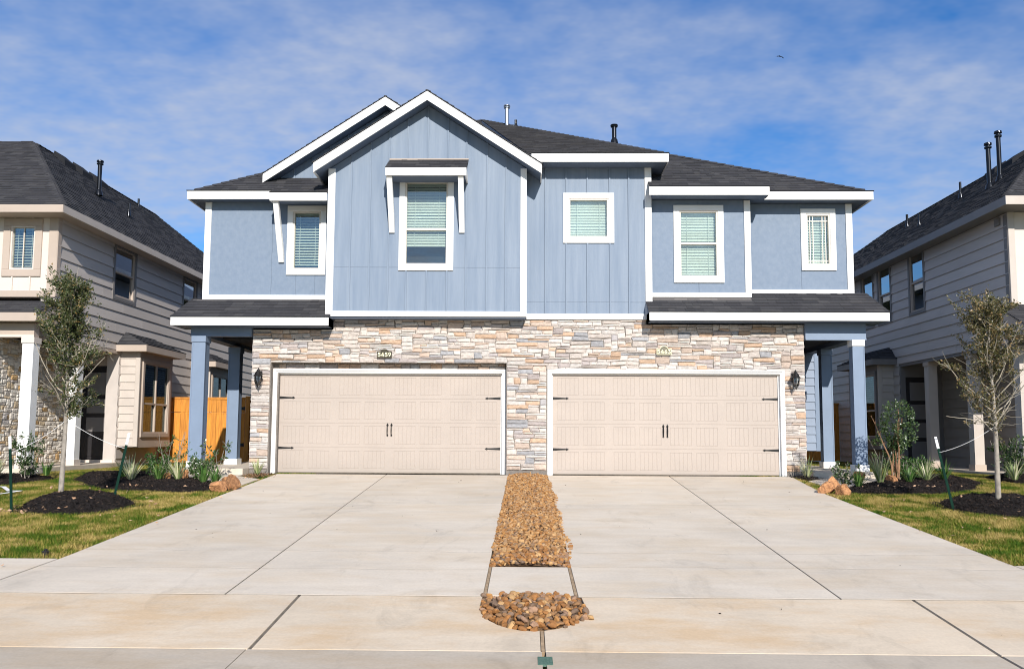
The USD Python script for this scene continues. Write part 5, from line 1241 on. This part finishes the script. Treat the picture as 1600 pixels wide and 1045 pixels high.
def bush(name, x, y, h, w, nleaf, seed, mat, label, stems=7, z=None, cat='shrub', leafL=(.025, .05), leafW=(.008, .014), lower=.15, stemmat=None, sr=.008, ball=None, sparse=0.0, up=.8):
    r = np.random.default_rng(seed); z = gz(y) + .06 if z is None else z
    t = thing(name, (x, y, z), label, cat); st = MB(); LP, LD = [], []
    for k in range(stems):
        a = k * 2.4 + r.normal(0, .3); d = V(math.cos(a) * w / h * r.uniform(.2, .8), math.sin(a) * w / h * r.uniform(.2, .8), up)
        pts = curve(V(x + .05 * math.cos(a), y + .05 * math.sin(a), z - .05), d, h * r.uniform(.75, 1.02), r, 7, .5, .09)
        st.tube(pts, np.linspace(sr, sr * .35, len(pts)), 6)
        for j in range(9):
            i = int(r.integers(max(1, int(lower * 7)), 7)); dd = pts[i] - pts[i - 1]; dd = dd / np.linalg.norm(dd) * .6 + r.normal(0, .6, 3) + V(0, 0, .3)
            tp = curve(pts[i], dd, r.uniform(.25, .6) * w * .7, r, 4, .2, .15); st.tube(tp, np.linspace(sr * .35, .0012, len(tp)), 4)
            if r.random() < sparse: continue
            k2 = max(2, int(nleaf / stems / 9)); s = r.uniform(.5, 3.999, k2); ii = s.astype(int); p = tp[ii] * (1 - (s - ii))[:, None] + tp[ii + 1] * (s - ii)[:, None]
            LP.append(p + r.normal(0, .016, p.shape)); dv = tp[ii + 1] - tp[ii]; LD.append(dv / np.linalg.norm(dv, axis=1, keepdims=True) + r.normal(0, .7, p.shape))
    P, D = np.vstack(LP), np.vstack(LD)
    if ball:
        c, rx, rz = V(*ball[:3]), ball[3], ball[4]
        q = (P - c) / V(rx, rx, rz); k = np.linalg.norm(q, axis=1); P = np.where((k > 1)[:, None], c + (P - c) / np.maximum(k, 1)[:, None] * r.uniform(.7, 1.0, (len(P), 1)), P)
        n2 = int(nleaf * .9); u = r.normal(size=(n2, 3)); u /= np.linalg.norm(u, axis=1, keepdims=True); rr = r.uniform(.35, 1, n2)[:, None] ** .45
        ex = c + u * rr * V(rx, rx, rz) * (.86 + .28 * meshkit.noise(u * 2.3 + seed, seed)[:, None]); P = np.vstack([P, ex]); D = np.vstack([D, u + r.normal(0, .7, u.shape)])
    n = len(P)
    part(t, 'stems', st, stemmat or m_bark, kind='stuff')
    part(t, 'foliage', leaf_cards(P, D, r.uniform(*leafL, n), r.uniform(*leafW, n), r), mat, kind='stuff')

# left bed
bush('garden_shrub', -6.62, -1.55, .95, .55, 700, 301, m_bushleaf, 'open thin stemmed shrub in the left bed before the bay window', 6, sparse=.35, leafL=(.03, .06), sr=.007)
bush('garden_shrub', -6.98, -1.45, .50, .45, 1500, 302, m_bushleaf, 'low dense dark green shrub at the left end of the left bed', 9)
bush('garden_shrub', -5.98, -1.95, .50, .22, 700, 303, m_gloss, 'narrow upright glossy shrub in front of the left porch post', 6, leafL=(.035, .065), leafW=(.012, .02))
bush('garden_shrub', -6.25, -1.25, .45, .40, 1200, 304, m_bushleaf, 'rounded green shrub behind the boulders of the left bed', 8)
bush('garden_shrub', -6.05, -.95, .75, .3, 260, 305, m_gloss, 'tall broad leaved shrub beside the left porch post', 5, leafL=(.05, .09), leafW=(.016, .026), sparse=.3)
flax('flax_clump', -7.18, -2.05, .48, 34, 311, m_flax, 'pale variegated flax clump at the left end of the left bed')
flax('flax_clump', -7.45, -1.75, .40, 40, 312, m_strapgreen, 'dark green strap leaved clump behind the leftmost flax of the left bed', width=.009)
flax('flax_clump', -6.66, -2.05, .36, 42, 313, m_strapgreen, 'yellow green strap leaved clump left of the bed boulders', width=.010)
flax('flax_clump', -6.28, -2.15, .42, 36, 314, m_flax, 'wide arching variegated flax in the middle of the left bed', spread=.9)
flax('flax_clump', -5.78, -2.25, .34, 34, 315, m_strapgreen, 'green strap clump left of the last one by the left driveway corner', width=.012)
flax('flax_clump', -5.47, -2.5, .30, 32, 316, m_strapgreen, 'green strap clump nearest the boulders at the left driveway corner', spread=.9, width=.012)
flax('flax_clump', -5.36, -.52, .36, 26, 317, m_flax, 'small variegated flax at the foot of the stone left of the garage', z=.0, spread=.7)
# far left bed
bush('garden_shrub', -9.42, -1.55, 1.0, .5, 1500, 321, m_gloss, 'tall loose leafy shrub by the porch post of the left house', 7, leafL=(.03, .055), leafW=(.01, .018))
flax('flax_clump', -9.7, -2.0, .42, 40, 322, m_flax, 'tawny grass clump at the left edge under the porch shrub')
flax('flax_clump', -9.2, -1.25, .3, 30, 323, m_strapgreen, 'short green clump right of the left edge porch shrub')
# right bed
bush('crape_myrtle', 6.87, -1.50, 1.45, .34, 1500, 331, m_gloss, 'round headed multi stemmed shrub with cinnamon stems in the right bed', 6, stemmat=m_stem, sr=.016, lower=.5, ball=(6.95, -1.48, 1.03, .335, .50), leafL=(.03, .055), leafW=(.011, .018), up=1.4)
bush('garden_shrub', 7.10, -1.30, .58, .42, 1700, 332, m_bushleaf, 'bright green rounded shrub right of the cinnamon stemmed shrub', 9)
bush('garden_shrub', 5.68, -2.05, .48, .22, 520, 333, m_gloss, 'narrow glossy shrub behind the right driveway boulders', 6, leafL=(.03, .055), leafW=(.011, .018))
bush('garden_shrub', 7.6, -.9, .48, .5, 1300, 334, m_bushleaf, 'yellow green shrub behind the pale flax before the right house porch', 8)
bush('garden_shrub', 7.55, .3, .95, .45, 900, 335, m_gloss, 'shaded shrub against the bay of the right house', 6, leafL=(.04, .07), leafW=(.014, .022))
flax('flax_clump', 6.40, -1.95, .62, 38, 341, m_flax, 'tall pale flax before the right blue porch post', spread=.55, width=.013)
flax('flax_clump', 5.88, -2.25, .34, 36, 342, m_strapgreen, 'green spreading clump between the narrow shrub and the tall pale flax', spread=1.0)
flax('flax_clump', 7.02, -1.75, .30, 44, 343, m_strapgreen, 'bright green grassy clump below the cinnamon stemmed shrub', width=.008)
flax('flax_clump', 7.42, -1.55, .46, 40, 344, m_flax, 'greyish pale flax arching over the right bed mulch', spread=.95)
flax('flax_clump', 7.85, -1.35, .40, 42, 345, m_strapgreen, 'yellow green clump at the right end of the right bed', spread=.8)
flax('flax_clump', 5.60, -.42, .42, 26, 346, m_flax, 'small variegated flax at the foot of the stone right of the garage', z=.0, spread=.7)
# far right bed
bush('garden_shrub', 9.55, -.6, .95, .5, 1700, 351, m_gloss, 'dark dense shrub cut by the right edge', 8, leafL=(.035, .06), leafW=(.013, .02))
flax('flax_clump', 9.35, -1.0, .42, 34, 352, m_flax, 'arching flax clump at the right edge of the picture', spread=.9)

# brown bark under the two small flaxes by the garage
for (x, y, m, sd, c) in ((-5.36, -.52, m_barkchip, 361, 'stuff'), (5.60, -.42, m_chip, 362, 'stuff')):
    r = np.random.default_rng(sd); k = 420
    p = np.c_[x + r.normal(0, .13, k), y + r.normal(0, .20, k), np.zeros(k)]; p[:, 2] = np.array([gz(q) for q in p[:, 1]]) + .02 + .05 * np.exp(-((p[:, 0] - x) ** 2 + (p[:, 1] - y) ** 2) / .03) * r.uniform(0, 1, k)
    single('bark_mulch', chips(p, r, (.02, .06), (.006, .018)), m, 'brown bark chips at the left garage corner' if x < 0 else 'dark bark chips at the right garage corner', 'mulch', kind='stuff')

# boulders
def boulder(x, y, z, s, seed, label):
    r = np.random.default_rng(seed); m = trimesh.creation.icosphere(subdivisions=3); v = np.array(m.vertices)
    for _ in range(13):
        d = r.normal(size=3); d /= np.linalg.norm(d); k = r.uniform(.42, .8); q = v @ d; v = np.where((q > k)[:, None], v - np.outer(q - k, d), v)
    v *= 1.15 + .34 * (meshkit.fbm(v * 3.5 + seed, 4, seed)[:, None] - .5)
    v = v * V(*s) @ rot(r.uniform(0, 6), r.normal(0, .15), r.normal(0, .15)).T + V(x, y, z + s[2] * .6)
    single('boulder', (v, m.faces), m_boulder, label, 'boulder', smooth=35, loc=(x, y, z))
boulder(-5.22, -3.02, gz(-3.0) + .0, (.16, .12, .12), 401, 'nearest orange boulder at the left driveway corner')
boulder(-5.10, -2.74, gz(-2.7) + .0, (.15, .13, .15), 402, 'taller orange boulder behind the nearest one at the left driveway corner')
boulder(-5.27, -2.50, gz(-2.5) + .05, (.13, .10, .10), 403, 'half buried orange boulder farthest back at the left driveway corner')
boulder(-6.62, -1.85, gz(-1.8) + .06, (.11, .09, .09), 404, 'small orange boulder left of the pair inside the left bed')
boulder(-6.36, -1.70, gz(-1.7) + .06, (.14, .11, .14), 405, 'larger orange boulder of the pair inside the left bed')
boulder(5.32, -2.98, gz(-3.0) + .0, (.17, .13, .15), 406, 'nearest orange boulder at the right driveway corner')
boulder(5.15, -2.68, gz(-2.7) + .0, (.15, .12, .14), 407, 'rounded boulder just left of the nearest at the right driveway corner')
boulder(5.38, -2.42, gz(-2.5) + .06, (.14, .11, .12), 408, 'darker boulder farthest back at the right driveway corner')
boulder(6.30, -1.22, gz(-1.2) + .06, (.15, .11, .10), 409, 'brown boulder at the base of the right porch post')
boulder(6.72, -1.72, gz(-1.7) + .06, (.14, .10, .11), 410, 'orange boulder between the tall pale flax and cinnamon stems')

# stakes and ties
def stake(base, top, label):
    base, top = V(*base), V(*top); t = thing('tree_stake', base, label, 'stake', None); d = (top - base) / np.linalg.norm(top - base); L = np.linalg.norm(top - base)
    mb = MB(); w = .019
    s = np.cross(d, V(0, 1, 0)); s /= np.linalg.norm(s); n = np.cross(s, d)
    lo, hi = base - d * .15, base + d * L * .83
    for (a0, a1, b0, b1) in ((-w, w, -.004, .004), (-.004, .004, .0045, w * 1.6)):
        mb.hull([p + s * a + n * b for p in (lo, hi) for a in (a0, a1) for b in (b0, b1)])
    part(t, 'shaft', mb, m_stake)
    lo, hi = base + d * L * .835, top; mb = MB()
    for (a0, a1, b0, b1) in ((-w, w, -.004, .004), (-.004, .004, .0045, w * 1.6)): mb.hull([p + s * a + n * b for p in (lo, hi) for a in (a0, a1) for b in (b0, b1)])
    part(t, 'painted_tip', mb, m_strap)
    return base + d * L * .78
s1 = stake((-7.21, -5.51, gz(-5.51)), (-7.36, -5.40, .76), 'green stake with white tip at the left edge of the left mulch mound')
s2 = stake((-6.13, -4.82, gz(-4.82)), (-5.98, -4.70, .82), 'green stake with white tip at the right edge of the left mulch mound')
s3 = stake((6.36, -4.58, gz(-4.58)), (6.20, -4.45, .82), 'green stake with white tip beside the right mulch mound')
def tie(a, b, label):
    a, b = V(*a), V(*b); q = np.linspace(0, 1, 9)[:, None]; pts = a * (1 - q) + b * q + V(0, 0, -.05) * (q * (1 - q) * 4)
    single('guy_wire', MB().tube(pts, .0032, 5), m_strap, label, 'wire', loc=tuple(a))
def at_z(lead, z): return (np.interp(z, lead[:, 2], lead[:, 0]), np.interp(z, lead[:, 2], lead[:, 1]), z)
tie(s2, at_z(leadL, 1.02), 'white guy wire from the left oak to the stake on its right')
tie(s1, at_z(leadL, 1.00), 'white guy wire from the left oak to the stake at the left edge')
tie(s3, at_z(leadR, .98), 'white guy wire from the right oak to its stake')
mb = MB(); q = [(-9.3, -2.75), (-8.95, -2.95), (-8.6, -3.35), (-8.32, -3.5), (-8.5, -3.75), (-9.0, -3.9), (-9.6, -4.0)]
for i in range(len(q) - 1):
    a, b = V(*q[i], gz(q[i][1]) + .03 + .02 * (i % 2)), V(*q[i + 1], gz(q[i + 1][1]) + .03 + .02 * ((i + 1) % 2)); s = np.cross(b - a, V(0, 0, 1)); s = s / np.linalg.norm(s) * .035
    mb.hull([a - s, a + s, b - s, b + s, a - s + V(0, 0, .004), a + s + V(0, 0, .004), b - s + V(0, 0, .004), b + s + V(0, 0, .004)])
single('ground_strap', mb, m_strap, 'white strap lying crumpled on the grass at the left edge', 'strap', loc=(-9, -3.3, -.15))
# lawn sprinkler head
t = thing('sprinkler_head', (-5.0, -8.47, gz(-8.47)), 'black sprinkler head at the front corner of the left lawn', 'sprinkler')
m = trimesh.creation.revolve(np.array([(.0, -.05), (.03, -.05), (.03, .03), (.036, .035), (.036, .045), (.0, .045)]), sections=18); m.apply_translation((-5.0, -8.47, gz(-8.47))); part(t, 'body', m, m_sprink, smooth=35)
m = trimesh.creation.revolve(np.array([(.0, .045), (.018, .046), (.018, .062), (.012, .066), (.0, .066)]), sections=14); m.apply_translation((-5.0, -8.47, gz(-8.47))); part(t, 'nozzle', m, m_iron, smooth=35)
# dead leaves and pale stones lying about
r = np.random.default_rng(501); P = []
for (x, y, k, sx, sy, up) in ((-7.15, -5.50, 26, .16, .10, .02), (-6.6, -5.4, 16, .35, .12, .05), (-6.5, -4.9, 14, .4, .3, .2), (-6.3, -2.6, 22, .7, .15, .05), (7.3, -5.2, 14, .3, .08, .05), (7.1, -4.7, 12, .4, .25, .2), (6.6, -2.4, 20, .7, .15, .08), (-5.4, -5, 20, .4, 2.0, .02), (5.6, -5, 20, .4, 2.0, .02)):
    c = np.c_[x + r.normal(0, sx, k), y + r.normal(0, sy, k)]; P.append(np.c_[c, np.array([gz(q) for q in c[:, 1]]) + up + .012])
P = np.vstack(P); k = len(P)
single('leaf_litter', leaf_cards(P, np.c_[r.normal(0, 1, (k, 2)), r.normal(0, .25, k)], r.uniform(.03, .075, k), r.uniform(.008, .024, k), r, .5), m_deadleaf, 'dry fallen leaves scattered on the mulch and grass', 'leaves', kind='stuff')
P = np.c_[r.uniform(-4.6, 4.7, 46), r.uniform(-11.2, -1, 46)]; P = np.c_[P, np.array([(gz(q) if q > -10.03 else az(q)) + .004 for q in P[:, 1]])]; P = P[np.abs(P[:, 0] - .05) > .5]; k = len(P)
single('driveway_debris', leaf_cards(P, np.c_[r.normal(0, 1, (k, 2)), r.normal(0, .1, k)], r.uniform(.012, .045, k), r.uniform(.002, .008, k), r, .4), m_chip, 'tiny dark leaf scraps on the concrete', 'debris', kind='stuff')

# a bird far off in the sky
b0 = V(12.3, 22.0, 19.2)
mb = MB()
def bird():
    body = [(0, -.16, 0, .012), (0, -.10, .005, .03), (0, 0, 0, .045), (0, .10, -.005, .03), (0, .22, -.01, .012)]
    m = trimesh.util.concatenate([])
    v, f = [], []
    n = 8
    for (x, y, z, q) in body: v += [(x + q * math.cos(t), y, z + q * .85 * math.sin(t)) for t in np.arange(n) / n * 2 * math.pi]
    f = [(i * n + j, i * n + (j + 1) % n, (i + 1) * n + (j + 1) % n, (i + 1) * n + j) for i in range(4) for j in range(n)]
    f = [t for q in f for t in ((q[0], q[1], q[2]), (q[0], q[2], q[3]))]
    # wings grow out of the body's flanks
    for s in (-1, 1):
        k = len(v); up = .10 if s > 0 else -.30
        v += [(s * .03, -.06, .01), (s * .03, .07, .0), (s * .22, -.09, .06 + up * .3), (s * .22, .05, .05 + up * .3), (s * .46, -.02, .02 + up), (s * .48, .05, .0 + up), (s * .03, .0, -.02), (s * .22, -.02, .035 + up * .3)]
        w = [(0, 2, 3), (0, 3, 1), (2, 4, 5), (2, 5, 3), (6, 7, 2), (6, 2, 0), (6, 1, 3), (6, 3, 7), (7, 4, 2), (7, 3, 5), (7, 5, 4)]
        f += [tuple(k + i for i in t) for t in w]
    k = len(v); v += [(-.02, .2, 0), (.02, .2, 0), (-.06, .34, -.01), (.06, .34, -.01), (0, .26, .012)]; f += [(k, k + 1, k + 4), (k, k + 4, k + 2), (k + 1, k + 3, k + 4), (k + 2, k + 4, k + 3), (k, k + 2, k + 3), (k, k + 3, k + 1)]
    return np.array(v, float), np.array(f)
bv, bf = bird()
single('bird', (bv @ rot(.6, .35, .3).T * .55 + b0, bf), m_bird, 'small dark bird gliding high against the clouds', 'bird', smooth=40, loc=tuple(b0))
